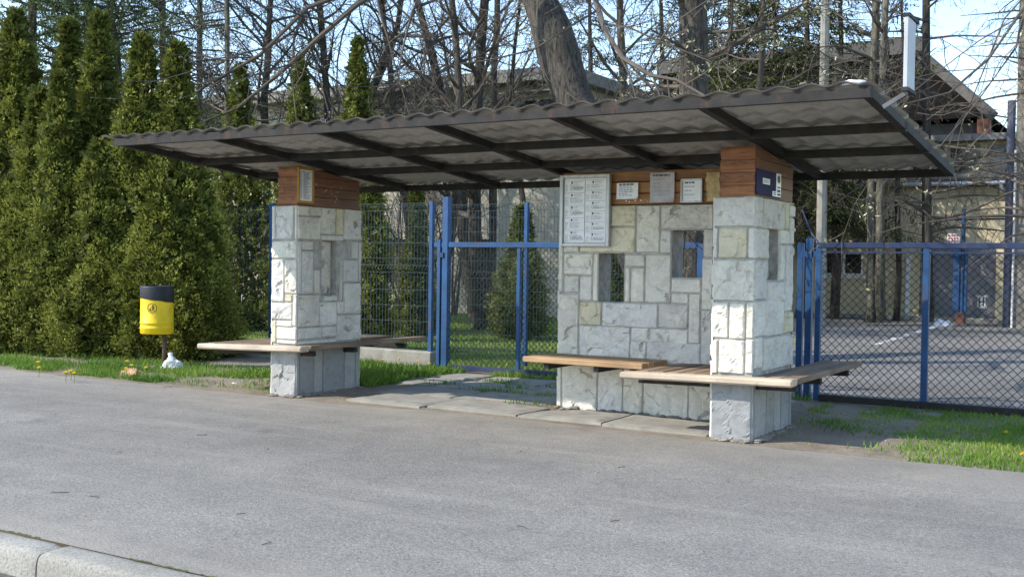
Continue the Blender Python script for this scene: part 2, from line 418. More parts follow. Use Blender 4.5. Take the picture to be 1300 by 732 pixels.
# pavement with a ragged back edge
mb = MB(); xs = [-60 + i * .08 for i in range(int(85 / .08))]
for i in range(len(xs) - 1):
    a, b = xs[i], xs[i + 1]
    def back(x):
        y = 8.13 + edge_noise(x, .8, .06)
        if -6.9 < x < -3.3: y += .12 * math.sin((x + 6.9) / 3.6 * math.pi)
        return y
    ya, yb = back(a), back(b)
    mb.add([(a, 3.335, 0), (b, 3.335, 0), (b, yb - .05, 0), (a, ya - .05, 0), (b, yb, -.012), (a, ya, -.012), (b, yb + .004, -.15), (a, ya + .004, -.15)],
           [(0, 1, 2, 3), (3, 2, 4, 5), (5, 4, 6, 7)])
struct(mb.build('pavement', M['asphalt'], smooth=True))
# verge of bare soil between pavement and fence, and the soil under the hedge
def verge_z(x, y):
    t = min(1, max(0, (y - 8.25) / .6))
    hole = .10 * math.exp(-((x + 4.96) / .15) ** 2 - ((y - 8.95) / .10) ** 2)
    return -.012 + t * (.018 + .016 * noise.noise(V((x * 1.7, y * 1.7, 0)))) - hole
mb = MB(); mb.grid(lambda u, v: (-40 + 62 * u, 7.95 + 3.65 * v, verge_z(-40 + 62 * u, 7.95 + 3.65 * v)), 1000, 60)
struct(mb.build('soil_verge', M['soil'], smooth=True))
mb = MB(); mb.add([(-60, 11.58, -.01), (-5.6, 11.58, -.01), (-6.2, 20, -.01), (-10.5, 24, -.01), (-13, 60, -.01), (-60, 60, -.01)], [(0, 1, 2, 3, 4, 5)])
struct(mb.build('lawn', M['lawn']))
mb = MB(); mb.add([(-5.62, 11.56, -.006), (20, 11.56, -.006), (20, 31.2, -.006), (-14, 31.2, -.006), (-10.5, 24, -.006), (-6.2, 20, -.006)], [(0, 1, 2, 3, 4, 5)])
struct(mb.build('yard', M['yard']))
# worn white line on the yard asphalt
mb = MB(); a = V((-4.69, 20.3, 0)); b = V((-5.05, 27.9, 0)); n = 40
for i in range(n):
    if random.random() < .22: continue
    p = a.lerp(b, i / n); q = a.lerp(b, (i + .96) / n); w = .05 + .05 * random.random()
    mb.add([(p.x - w, p.y, .0), (p.x + w, p.y, .0), (q.x + w, q.y, .0), (q.x - w, q.y, .0)], [(0, 1, 2, 3)])
struct(mb.build('yard_line_marking', M['white']))
# kerb at the far side of the yard
mb = MB(); mb.box(-13.5, 31.05, -.03, 3, 31.19, .10, bev=.02); struct(mb.build('yard_kerb', M['concrete']))

# kerb stones
joints = [-9.9, -8.7, -7.25, -5.9, -4.47, -3.1, -1.75, -.4, .95]
klabels = {3: 'pale kerb stone beyond the first joint, at the left corner of the photo',
           4: 'pale kerb stone right of the open joint, running out of the bottom of the photo'}
for i in range(len(joints) - 1):
    x0, x1 = joints[i] + .006, joints[i + 1] - .006; mb = MB()
    prof = [(3.325, -.15), (3.325, -.012), (3.315, -.002), (3.29, 0), (3.21, -.004), (3.19, -.010), (3.178, -.024), (3.172, -.05), (3.165, -.15)]
    nseg = 26; hh = random.uniform(-.006, .004)
    def kf(u, v, x0=x0, x1=x1, hh=hh):
        k = v * (len(prof) - 1); j = min(int(k), len(prof) - 2); f = k - j
        y = prof[j][0] * (1 - f) + prof[j + 1][0] * f; z = prof[j][1] * (1 - f) + prof[j + 1][1] * f
        x = x0 + (x1 - x0) * u; e = max(0, .03 - min(x - x0, x1 - x)) / .03
        return (x, y + .005 * noise.noise(V((x * 9, z * 20, i))) + (.006 * e if y < 3.25 else 0), z + hh - .012 * e * e + .003 * noise.noise(V((x * 5, y * 30, 9))))
    mb.grid(kf, nseg, 8)
    for u in (0, 1):
        mb.add([kf(u, j / 8) for j in range(9)], [tuple(range(9))])
    tag(mb.build('kerb_stone', M['kerb'], smooth=True), klabels.get(i, 'pale concrete kerb stone along the road beyond the photo'), 'kerb stone', 'kerb stones along the road')
mb = MB()
for k in range(520):
    x = random.uniform(-9, 1); 
    if noise.noise(V((x * 1.5, 0, 5))) < -.05: continue
    w = random.uniform(.006, .018); y = 3.329 + random.uniform(-.004, .006)
    mb.add([(x - w, y - .004, .001), (x, y - .007, .004), (x + w, y - .004, .001), (x + w, y + .006, .002), (x, y + .008, .004), (x - w, y + .006, .001)], [(0, 1, 4, 5), (1, 2, 3, 4)])
tag(mb.build('moss', M['moss']), 'dark green moss in the gap behind the kerb stones', 'moss', kind='stuff')

# concrete slabs between the pavement and the wicket gate (each slab can be lifted)
slabs = [(-6.95, 8.33, -6.05, 9.0), (-6.03, 8.40, -5.05, 9.02), (-5.02, 8.38, -4.2, 9.02), (-4.17, 8.33, -3.22, 9.0),
         (-7.1, 9.03, -6.2, 9.7), (-6.17, 9.05, -5.12, 9.72), (-7.0, 9.75, -6.1, 10.45), (-6.07, 9.76, -5.1, 10.4), (-6.95, 10.48, -6.05, 11.1), (-6.0, 10.44, -5.0, 11.05), (-7.55, 9.82, -7.06, 10.5), (-7.62, 10.53, -7.0, 11.12), (-4.97, 10.42, -4.1, 11.05), (-4.07, 10.4, -3.3, 11.0)]
slab_words = ['beside the left stone pillar, front row', 'second in the front row of the path', 'with a broken dark corner before the stone wall', 'in front of the stone wall under the bench',
              'behind the left pillar, second row', 'beside the left end of the stone wall', 'left one in the third row towards the gate', 'right one in the third row towards the gate',
              'left one right at the wicket gate', 'right one right at the wicket gate', 'narrow one along the grass behind the left pillar', 'narrow one at the foot of the wicket gate post', 'behind the left half of the stone wall', 'behind the right half of the stone wall']
for (x0, y0, x1, y1), w in zip(slabs, slab_words):
    mb = MB(); t = random.uniform(-.008, .008); nx = 14; ny = 9
    j = [random.uniform(-.03, .03) for _ in range(8)]
    broken = 'broken' in w
    def sf(u, v):
        x = x0 + (x1 - x0) * u + (j[0] * (1 - u) + j[1] * u) * (v - .5); y = y0 + (y1 - y0) * v + (j[2] * (1 - v) + j[3] * v) * (u - .5)
        if broken and u < .4 and v > .5: x += .30 * (1 - u / .4) * (v - .5) / .5
        e = max(0, .08 - min(u, 1 - u)) / .08 + max(0, .1 - min(v, 1 - v)) / .1
        return (x, y, .022 + t * (u - .5) * 2 + .004 * noise.noise(V((x * 3, y * 3, 4))) - .012 * min(1, e) ** 3)
    mb.grid(sf, nx, ny); o = len(mb.v)
    ring = [sf(i / nx, 0) for i in range(nx)] + [sf(1, i / ny) for i in range(ny)] + [sf(1 - i / nx, 1) for i in range(nx)] + [sf(0, 1 - i / ny) for i in range(ny)]
    k = len(ring); low = [(p[0], p[1], -.06) for p in ring]
    mb.add(ring + low, [(i, k + i, k + (i + 1) % k, (i + 1) % k) for i in range(k)])
    tag(mb.build('paving_slab', M['concrete'], smooth=False), 'worn concrete slab ' + w, 'paving slab', 'concrete slabs of the path')

# ------------------------------------------------------------------ BUS SHELTER
PW, PD, PY = .344, 1.0, 8.24
XL, XR = -7.86, -3.17
STONE_H = 1.90
shelter = thing('bus_shelter', 'stone and timber bus shelter with a dark metal roof over two pillars', 'bus shelter', (-5.2, 8.7, 0))
def sh(o):            # parts are modelled in world coordinates, so undo the empty's offset
    o.location = -V((-5.2, 8.7, 0)); return o

def stone_block(mb, cols, O, U, Vv, N, u0, u1, v0, v1, tone, depth=.016):
    g = .0035; u0 += g; u1 -= g; v0 += g; v1 -= g
    if u1 - u0 < .01 or v1 - v0 < .01: return
    nu = max(3, int((u1 - u0) / .015)); nv = max(3, int((v1 - v0) / .015)); sd = random.random() * 50
    us = [0, min(.007 / (u1 - u0), .2)] + [i / nu for i in range(1, nu)] + [1 - min(.007 / (u1 - u0), .2), 1]
    vs_ = [0, min(.007 / (v1 - v0), .2)] + [i / nv for i in range(1, nv)] + [1 - min(.007 / (v1 - v0), .2), 1]
    us = sorted(set(round(t, 5) for t in us)); vs_ = sorted(set(round(t, 5) for t in vs_))
    small = min(u1 - u0, v1 - v0); amp = min(.024, small * .13) * (depth / .016)
    P = []
    for a in us:
        for b in vs_:
            uu = u0 + (u1 - u0) * a; vv = v0 + (v1 - v0) * b
            edge = a in (0, 1) or b in (0, 1)
            e = min(a * (u1 - u0), (1 - a) * (u1 - u0), b * (v1 - v0), (1 - b) * (v1 - v0))
            if edge: d = -.012
            else:
                q = V((uu * 6 + sd, vv * 6 + sd * .7, sd)); w = noise.noise(q * .6) * 1.3
                n1 = noise.noise(V((q.x + w, q.y - w, q.z))); n2 = noise.noise(q * 2.7 + V((w * 2, 0, 0)))
                rid = 1 - abs(noise.noise(V((q.x * .9 + w, q.y * 1.6 + w, 7.7))) * 2)
                
                qq = q * 1.15 + V((n1, n2, 0)) * .35; dd_, pp_ = noise.voronoi(qq); cc = pp_[0]; cv = noise.cell_vector(cc * 7.3 + V((.5, .5, .5)))
                fac = (qq - cc).dot(V((cv.x - .5, cv.y - .5, cv.z - .5))) * 2.6 + (cv.y - .5) * .8
                d = depth * .3 + amp * (.35 * n1 + .16 * n2 + .25 * rid + .75 * fac) * min(1, e / .022)
            P.append(O + U * uu + Vv * vv + N * d)
    o = len(mb.v); mb.v.extend([tuple(p) for p in P]); k = len(vs_)
    flip = U.cross(Vv).dot(N) < 0
    for i in range(len(us) - 1):
        for j in range(k - 1):
            f = (o + i * k + j, o + (i + 1) * k + j, o + (i + 1) * k + j + 1, o + i * k + j + 1)
            mb.f.append(f[::-1] if flip else f); mb.m.append(0); mb.a.append(0); cols.append(tone)
def tone(kind='g'):
    t = random.uniform(-.05, .05)
    if kind == 'b': c = random.choice([(.31, .31, .305), (.28, .285, .285), (.33, .325, .31)]); t *= .6
    elif kind == 'y': c = (.64, .575, .42)
    elif kind == 'w': c = (.68, .645, .56)
    else: c = random.choice([(.63, .595, .53), (.68, .645, .575), (.62, .595, .55), (.68, .64, .55)])
    return tuple(max(0, x + t) for x in c)
def finish_stone(mb, cols, name, parent=None):
    """mesh with mortar faces (material 1) and stone faces (material 0, 'tone' colour attribute)"""
    me = bpy.data.meshes.new(name); me.from_pydata(mb.v, [], mb.f)
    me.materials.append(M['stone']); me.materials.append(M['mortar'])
    me.polygons.foreach_set('material_index', mb.m)
    at = me.attributes.new('tone', 'FLOAT_COLOR', 'CORNER'); arr = []
    for p, c in zip(me.polygons, cols): arr.extend([*c, 1] * p.loop_total)
    at.data.foreach_set('color', arr); me.update()
    return sh(link(name, me, parent))
def mortar_box(mb, cols, *a):
    n0 = len(mb.f); mb.box(*a, mi=1); cols.extend([(.3, .29, .27)] * (len(mb.f) - n0))

def px_rects(zoom, scale, rects, plane):
    """rectangles measured on an enlarged crop -> (u0,u1,z0,z1) on a plane"""
    out = []
    for r in rects:
        x0, y0, x1, y1 = r[:4]; k = r[4] if len(r) > 4 else 'g'
        pts = [plane(zoom[0] + x / scale, zoom[1] + y / scale) for x in (x0, x1) for y in (y0, y1)]
        out.append((pts, k))
    return out
def front_plane(y): return lambda px, py: ony(px, py, y)
def side_plane(x): return lambda px, py: onx(px, py, x)

BACK_STONES = [(0, .5, 0, .3), (.52, 1, 0, .3), (0, .33, .3, .62), (.33, 1, .3, .55), (.33, .7, .55, .9), (.7, 1, .55, 1.0), (0, .33, .62, 1.1), (.33, .7, .9, 1.2), (.7, 1, 1.0, 1.35),
               (0, .5, 1.2, 1.5), (.5, 1, 1.35, 1.6), (0, .5, 1.5, 1.9), (.5, 1, 1.6, 1.9), (0, .33, 1.1, 1.2)]
def build_pillar(x0, fr, sd, niche, fb, sb):
    mb = MB(); cols = []; i = .012; x1 = x0 + PW; y1 = PY + PD
    nx0, nx1, nz0, nz1 = niche   # niche in the right-hand side face (y range, z range), 7 cm deep
    mortar_box(mb, cols, x0 + i, PY + i, -.12, x1 - .09, y1 - i, STONE_H - .006)
    mortar_box(mb, cols, x1 - .09, PY + i, -.12, x1 - i, nx0, STONE_H - .006)
    mortar_box(mb, cols, x1 - .09, nx1, -.12, x1 - i, y1 - i, STONE_H - .006)
    mortar_box(mb, cols, x1 - .09, nx0, -.12, x1 - i, nx1, nz0)
    mortar_box(mb, cols, x1 - .09, nx0, nz1, x1 - i, nx1, STONE_H - .006)
    stone_block(mb, cols, V((x1 - .09, 0, 0)), V((0, 1, 0)), V((0, 0, 1)), V((1, 0, 0)), nx0, nx1, nz0, nz1, tone())
    stone_block(mb, cols, V((0, PY, STONE_H - .006)), V((1, 0, 0)), V((0, 1, 0)), V((0, 0, 1)), x0, x1, 0, .5, tone('w'), .004)
    stone_block(mb, cols, V((0, PY, STONE_H - .006)), V((1, 0, 0)), V((0, 1, 0)), V((0, 0, 1)), x0, x1, .5, PD, tone('w'), .004)
    O = V((0, PY, 0)); U = V((1, 0, 0)); W = V((0, 0, 1)); N = V((0, -1, 0))
    for pts, k in fr:
        xs = sorted(p.x for p in pts); zs = sorted(p.z for p in pts)
        u0, u1 = (xs[0] + xs[1]) / 2, (xs[2] + xs[3]) / 2; z0, z1 = (zs[0] + zs[1]) / 2, (zs[2] + zs[3]) / 2
        stone_block(mb, cols, O, U, W, N, max(u0, x0), min(u1, x1), z0, min(z1, STONE_H), tone(k))
    stone_block(mb, cols, O, U, W, N, x0 + .004, x1 - .004, -.02, fb, tone('b'), .008)
    O = V((x1, 0, 0)); U = V((0, 1, 0)); N = V((1, 0, 0))
    for pts, k in sd:
        ys = sorted(p.y for p in pts); zs = sorted(p.z for p in pts)
        u0, u1 = (ys[0] + ys[1]) / 2, (ys[2] + ys[3]) / 2; z0, z1 = (zs[0] + zs[1]) / 2, (zs[2] + zs[3]) / 2
        if u1 > nx0 + .02 and u0 < nx1 - .02 and z1 > nz0 + .02 and z0 < nz1 - .02: continue
        stone_block(mb, cols, O, U, W, N, max(u0, PY), min(u1, y1), z0, min(z1, STONE_H), tone(k))
    ed = sb
    for a, b in zip(ed[:-1], ed[1:]): stone_block(mb, cols, O, U, W, N, PY + a * PD, PY + b * PD, -.02, fb, tone('b'), .008)
    for (a, b, c, d) in BACK_STONES:   # the two faces turned away
        stone_block(mb, cols, V((x0, 0, 0)), V((0, 1, 0)), W, V((-1, 0, 0)), PY + a * PD, PY + b * PD, c, d, tone())
        stone_block(mb, cols, V((0, y1, 0)), V((1, 0, 0)), W, V((0, 1, 0)), x0 + a * PW, x0 + b * PW, c, d, tone())
    return finish_stone(mb, cols, 'stone_pillar', shelter)

zL = ((335, 255), 3.85)
fL = [(36, 20, 57, 190), (60, 20, 146, 190), (149, 20, 168, 190), (36, 195, 168, 281), (36, 286, 99, 493), (101, 286, 168, 454), (101, 456, 137, 493, 'y'), (139, 456, 168, 612, 'w'),
      (36, 496, 138, 580), (36, 583, 59, 692, 'y'), (61, 583, 138, 614, 'w'), (61, 616, 168, 677, 'w'), (61, 679, 168, 700)]
sL = [(166, 23, 225, 74), (226, 25, 279, 76), (166, 76, 279, 190), (280, 28, 350, 166), (351, 32, 389, 168, 'y'), (280, 167, 389, 195), (390, 36, 476, 192), (166, 195, 184, 455), (185, 195, 241, 242), (183, 243, 241, 455),
      (242, 195, 297, 333), (298, 200, 351, 283), (352, 197, 430, 284, 'y'), (431, 198, 461, 284), (462, 198, 476, 398), (373, 288, 384, 488), (385, 288, 461, 399), (392, 400, 476, 552), (243, 335, 274, 454), (275, 336, 295, 488),
      (296, 462, 358, 490), (166, 457, 271, 615), (272, 492, 355, 611), (356, 489, 391, 554), (355, 554, 476, 682), (166, 617, 282, 676), (283, 611, 354, 665), (166, 677, 354, 698)]
build_pillar(XL, px_rects(*zL, fL, front_plane(PY)), px_rects(*zL, sL, side_plane(XL + PW)), (8.62, 8.85, 1.0, 1.56), .47, [.0, .05, .26, .40, .74, .92, 1.0])
zR = ((890, 240), 3.046)
fR = [(44, 28, 213, 146), (42, 148, 65, 268), (66, 148, 179, 268, 'y'), (180, 148, 213, 268), (38, 271, 213, 433), (34, 435, 105, 575, 'w'), (106, 438, 170, 580, 'w'), (172, 435, 208, 578, 'w'), (30, 581, 63, 712, 'w'), (65, 581, 166, 714, 'w'), (169, 580, 206, 714, 'w')]
sR = [(212, 30, 238, 150), (239, 32, 322, 158), (323, 42, 340, 158, 'y'), (341, 62, 366, 109), (341, 110, 359, 214), (210, 150, 260, 271), (304, 156, 340, 214), (304, 216, 322, 354), (324, 216, 354, 472), (209, 273, 254, 428),
      (254, 356, 320, 566), (320, 473, 356, 556, 'y'), (206, 430, 264, 570), (206, 570, 236, 694), (237, 566, 358, 692)]
build_pillar(XR, px_rects(*zR, fR, front_plane(PY)), px_rects(*zR, sR, side_plane(XR + PW)), (8.53, 8.83, 1.25, 1.66), .47, [.0, .05, .33, .52, .70, .93, 1.0])

# back wall with two openings
WY, WT = 9.14, .28; WX0, WX1 = -5.05, XR + .01
H1 = (-4.635, -4.372, 1.01, 1.46); H2 = (-3.905, -3.61, 1.25, 1.67)
mb = MB(); cols = []; i = .012; y0, y1 = WY + i, WY + WT - i
for bx in [(WX0 + i, H1[0], -.12, STONE_H - .004), (H1[1], H2[0], -.12, STONE_H - .004), (H2[1], WX1, -.12, STONE_H - .004)]:
    mortar_box(mb, cols, bx[0], y0, bx[2], bx[1], y1, bx[3])
for h in (H1, H2):
    mortar_box(mb, cols, h[0], y0, -.12, h[1], y1, h[2]); mortar_box(mb, cols, h[0], y0, h[3], h[1], y1, STONE_H - .004)
zW = ((690, 230), 4.304)
w1 = [(366, 122, 505, 249, 'y'), (198, 250, 503, 390, 'y'), (506, 130, 638, 391), (640, 125, 930, 264), (635, 266, 700, 393), (874, 262, 930, 418), (86, 125, 108, 608, 'w'), (110, 125, 364, 248), (110, 250, 196, 390),
      (110, 393, 269, 512), (110, 513, 195, 608), (197, 517, 266, 652), (268, 393, 300, 655, 'w'), (443, 399, 555, 468), (443, 471, 472, 660), (474, 472, 552, 661), (554, 400, 697, 666), (696, 531, 861, 610), (696, 612, 793, 670), (862, 420, 925, 704)]
zV = ((660, 340), 3.327)
w2 = [(158, 108, 247, 400), (249, 142, 344, 243, 'y'), (345, 147, 582, 251), (583, 152, 710, 255), (249, 244, 466, 400), (468, 254, 710, 318), (464, 305, 533, 400), (534, 312, 765, 410), (711, 108, 762, 320), (763, 176, 810, 410), (711, 320, 762, 400)]
O = V((0, WY, 0)); U = V((1, 0, 0)); W = V((0, 0, 1)); N = V((0, -1, 0))
def put_wall(rects, zmin=.40):
    for pts, k in rects:
        xs = sorted(p.x for p in pts); zs = sorted(p.z for p in pts)
        stone_block(mb, cols, O, U, W, N, max(WX0, (xs[0] + xs[1]) / 2), min(WX1 - .01, (xs[2] + xs[3]) / 2), max(zmin, (zs[0] + zs[1]) / 2), min(STONE_H, (zs[2] + zs[3]) / 2), tone(k))
put_wall(px_rects(*zW, w1, front_plane(WY))); put_wall(px_rects(*zV, w2, front_plane(WY)))
ed = [-5.05, -5.0, -4.62, -4.36, -4.16, -3.72, -3.40, -3.17]
for a, b in zip(ed[:-1], ed[1:]): stone_block(mb, cols, O, U, W, N, a, b, -.02, .42, tone())
ed = [-.02, .3, .62, .95, 1.3, 1.6, STONE_H]
for a, b in zip(ed[:-1], ed[1:]): stone_block(mb, cols, V((WX0, 0, 0)), V((0, 1, 0)), W, V((-1, 0, 0)), WY, WY + WT, a, b, tone('w'))
for r in range(6):
    x = WX0
    while x < WX1 - .1:
        x2 = min(WX1, x + random.uniform(.25, .6)); za, zb = ed[r], ed[r + 1]
        if not any(x < h[1] and x2 > h[0] and za < h[3] and zb > h[2] for h in (H1, H2)):
            stone_block(mb, cols, V((0, WY + WT, 0)), U, W, V((0, 1, 0)), x, x2, za, zb, tone())
        x = x2
finish_stone(mb, cols, 'stone_wall', shelter)
# rubble concrete footing along the bases
mb = MB()
def footing(x0, x1, y0, y1, n, h=.035):
    for k in range(n):
        x = random.uniform(x0, x1); y = random.uniform(y0, y1); r = random.uniform(.015, .045); mb.add(*rock(x, y, random.uniform(-.01, h * .4), r, r * .45))
def rock(x, y, z, r, h):
    vs = []; n = 7; sd = random.random() * 9
    for k, (rr, zz) in enumerate(((1, 0), (.85, .6), (.4, 1))):
        for j in range(n):
            a = 2 * math.pi * j / n; q = r * rr * (1 + .35 * noise.noise(V((math.cos(a) + sd, math.sin(a), k))))
            vs.append((x + q * math.cos(a), y + q * math.sin(a), z + h * zz))
    fs = [(k * n + j, k * n + (j + 1) % n, (k + 1) * n + (j + 1) % n, (k + 1) * n + j) for k in range(2) for j in range(n)] + [tuple(2 * n + j for j in range(n))]
    return vs, fs
def foot_part(*runs):
    global mb
    mb = MB()
    for r in runs: footing(*r)
    tag(sh(mb.build('rubble', M['concrete_dark'], shelter)), kind='stuff')
foot_part((XR + PW, XR + PW + .04, PY + .02, PY + PD, 70, .03), (XR, XR + PW, PY - .015, PY, 12, .0))
foot_part((XL + PW, XL + PW + .04, PY + .02, PY + PD, 60, .02), (XL, XL + PW, PY - .015, PY, 12, .0))
foot_part((WX0 - .03, XR, WY - .04, WY, 90, .025))

# roof --------------------------------------------------------------
RX0, RX1, RY0, RY1 = -8.70, -1.68, 7.0, 9.92
SL = -.092
def roof_under(y): return 2.415 + SL * (y - RY0)          # underside level of the steel frame
STEEL_H = .060
roof_frame = sh(link('roof_frame', None, shelter)); roof_frame.empty_display_size = .2
RAF = [-8.67, -7.44, -6.22, -5.11, -3.975, -2.815, -1.71]
def subsh(o): return o
for k, x in enumerate(RAF):
    mb = MB(); p = V((x, RY0 + .03, roof_under(RY0) + STEEL_H * .5 + .004)); q = V((x, RY1 - .03, roof_under(RY1) + STEEL_H * .5 + .004))
    mb.bar(p, q, .06, STEEL_H); mb.build('rafter', M['steel'], roof_frame)
for y in (RY0, 8.02, 8.86, RY1):
    mb = MB(); z = roof_under(y) + STEEL_H * .5 - (.003 if y in (RY0, RY1) else .006)
    mb.bar((RX0, y, z), (RX1, y, z), .05, STEEL_H + .006)
    mb.build('purlin', M['steel'], roof_frame)
# pressed metal tile sheet
def sheet(x, y):
    t = (y - 6.962) / .36; fr = t - math.floor(t)
    w = .5 + .5 * math.cos(2 * math.pi * x / .205)
    w = w ** .8
    sag = .007 * noise.noise(V((x * .8, y * .8, 0)))
    return roof_under(y) + STEEL_H + .006 + .027 * w + .022 * fr + sag
SX0, SX1, SY0 = -8.86, -1.672, 6.962
ysamp = []
for c in range(9):
    for f in (0.0, .4, .8, .995): ysamp.append(SY0 + .36 * (c + f) - (.0 if c or f else 0))
ysamp = [y for y in ysamp if y < 10.06]
nx = 340; mb = MB()
P = [[V((SX0 + (SX1 - SX0) * i / nx, y + .012 * math.cos(2 * math.pi * (SX0 + (SX1 - SX0) * i / nx) / .205), sheet(SX0 + (SX1 - SX0) * i / nx, y + 1e-5))) for y in ysamp] for i in range(nx + 1)]
ny = len(ysamp); T = .007
for dz in (T, 0): mb.v.extend([(p.x, p.y, p.z + dz) for r in P for p in r])
K = (nx + 1) * ny
for i in range(nx):
    for j in range(ny - 1):
        a, b, c, d = i * ny + j, (i + 1) * ny + j, (i + 1) * ny + j + 1, i * ny + j + 1
        mb.f.append((a, b, c, d)); mb.m.append(0); mb.f.append((K + d, K + c, K + b, K + a)); mb.m.append(1)
        if j == 0: mb.f.append((a, K + a, K + b, b)); mb.m.append(0)
        if j == ny - 2: mb.f.append((d, c, K + c, K + d)); mb.m.append(0)
        if i == 0: mb.f.append((a, d, K + d, K + a)); mb.m.append(0)
        if i == nx - 1: mb.f.append((b, K + b, K + c, c)); mb.m.append(0)
mb.a = [0] * len(mb.f)
o = sh(mb.build('roof_sheet', [M['tile_top'], M['tile_under']], shelter, smooth=False))
at_ = o.data.polygons; at_.foreach_set('use_smooth', [True] * len(at_))
o.data.set_sharp_from_angle(angle=math.radians(38))

# timber cladding between stone and roof
def clad_pillar(x0):
    b = sh(link('timber_cladding', None, shelter))
    yf, yb = PY + .03, PY + PD - .02; xa, xb = x0 + .045, x0 + PW - .02
    if x0 == XL: xa = x0 + .07
    mb = MB(); n = 4
    zt = lambda y: roof_under(y) - .004
    hs = [STONE_H + k * (zt(yf) - STONE_H) / n for k in range(n + 1)]
    for k in range(n):                                   # front boards, rough log siding
        for (a, c) in ((xa, xb),):
            mb.grid(lambda u, v: (a + (c - a) * u, yf - .002 - .020 * max(0, math.sin(math.pi * v)) ** .45 - .010 * noise.noise(V((u * 4, v * 2.5, k * 3 + x0))) * math.sin(math.pi * v) - .004 * noise.noise(V((u * 13, v * 7, k * 3 + x0))), hs[k] + .005 + (hs[k + 1] - hs[k] - .010) * v), 26, 12)
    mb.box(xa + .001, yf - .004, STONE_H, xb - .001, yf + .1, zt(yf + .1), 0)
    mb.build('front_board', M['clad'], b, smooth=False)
    mb = MB(); m = 4
    for k in range(m):                                   # side boards, tops following the roof slope
        z0, z1 = hs[k] + .002, hs[k + 1] - .003
        ye = yb
        pts = []
        if k == m - 1:
            yc = yf + (zt(yf) - z0) / -SL
            mb.add([(xb, yf, z0), (xb, min(yb, yc), z0), (xb, min(yb, yc), zt(min(yb, yc))), (xb, yf, zt(yf)), (xb - .03, yf, z0), (xb - .03, min(yb, yc), z0), (xb - .03, min(yb, yc), zt(min(yb, yc))), (xb - .03, yf, zt(yf))], [(0, 1, 2, 3), (7, 6, 5, 4), (0, 4, 5, 1), (3, 2, 6, 7), (0, 3, 7, 4), (1, 5, 6, 2)])
        else:
            zb = min(z1, zt(yb))
            if zb <= z0: zb = z0 + .005
            mb.add([(xb, yf, z0), (xb, yb, z0), (xb, yb, zb), (xb, yf, z1), (xb - .03, yf, z0), (xb - .03, yb, z0), (xb - .03, yb, zb), (xb - .03, yf, z1)], [(0, 1, 2, 3), (7, 6, 5, 4), (0, 4, 5, 1), (3, 2, 6, 7), (0, 3, 7, 4), (1, 5, 6, 2)])
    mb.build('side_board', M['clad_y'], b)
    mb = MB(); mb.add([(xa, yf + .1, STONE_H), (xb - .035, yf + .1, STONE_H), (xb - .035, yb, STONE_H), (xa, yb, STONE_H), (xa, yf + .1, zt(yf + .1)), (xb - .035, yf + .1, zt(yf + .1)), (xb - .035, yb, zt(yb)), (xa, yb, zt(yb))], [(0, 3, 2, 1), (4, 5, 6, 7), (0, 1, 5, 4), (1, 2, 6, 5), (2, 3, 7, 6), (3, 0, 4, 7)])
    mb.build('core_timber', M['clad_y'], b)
clad_pillar(XL); clad_pillar(XR)
mb = MB(); zt = roof_under(WY) - .004; n = 3; z0 = STONE_H + .002
for k in range(n):
    za = z0 + (zt - z0) * k / n; zb = z0 + (zt - z0) * (k + 1) / n
    mb.box(WX0 + .02, WY + .012, za + .003, XR + .03, WY + .05, zb - .003, bev=.008)
mb.box(WX0 + .04, WY + .052, z0, XR + .02, WY + WT - .03, roof_under(WY + WT) - .006)
o = sh(mb.build('wall_cladding', M['clad_or'], shelter))

# benches -----------------------------------------------------------
BZ = .512
def slat(mb, x0, y0, x1, y1, z=BZ, t=.045, tilt=None, bev=.006):
    n0 = len(mb.v); w = random.uniform(-.002, .002)
    mb.box(x0, y0, z - t + w, x1, y1, z + w, bev=bev)
def tilted(mb, xa, k):       # sagging towards the left end
    mb.v = [(x, y, z - max(0, (xa - x)) * k) for x, y, z in mb.v]
def bench(xl, xr_, yb_left, yb_right, px0, k):
    b = sh(link('bench', None, shelter)); f0 = 8.096
    mb = MB(); mb.box(xl, f0, BZ - .056, xr_, f0 + .135, BZ, bev=.014); tilted(mb, xr_, k)
    mb.build('front_board', M['board_pale'], b)
    mb = MB(); x = xr_
    while x - .115 > px0 + PW - .02: slat(mb, x - .115, f0 + .15, x, yb_right); x -= .132
    if x - (px0 + PW) > .03: slat(mb, px0 + PW + .012, f0 + .15, x, yb_right)
    x = px0 - .012
    while x > xl + .06: slat(mb, max(xl, x - .115), f0 + .15, x, yb_left); x -= .132
    tilted(mb, xr_, k); mb.build('slats', M['slat_y'], b)
    for y in (8.30, 8.95, min(yb_right - .15, 9.8)):
        if y < PY + PD - .05: xa_ = px0 + PW - .005
        else: xa_ = xl + .08
        mb = MB(); mb.box(xa_, y, BZ - .105, xr_ - .03, y + .05, BZ - .058); tilted(mb, xr_, k); mb.build('bracket', M['steel'], b)
        if y < min(yb_left, PY + PD - .05): mb = MB(); mb.box(xl + .08, y, BZ - .105, px0 + .005, y + .05, BZ - .058); tilted(mb, xr_, k); mb.build('bracket', M['steel'], b)
bench(-8.77, -7.325, 10.2, 10.2, XL, .026)
bench(-3.90, -2.472, 9.13, 10.18, XR, .016)
b = sh(link('bench', None, shelter)); mb = MB()
for k in range(4):
    y = 8.58 + .137 * k; slat(mb, -5.10, y, -3.915, min(y + .122, 9.128), BZ + .004, .05)
mb.build('slats', M['slat_x'], b)
for x in (-4.9, -4.4, -4.05):
    mb = MB(); mb.box(x, 8.62, BZ - .10, x + .05, WY, BZ - .052); mb.build('bracket', M['steel'], b)

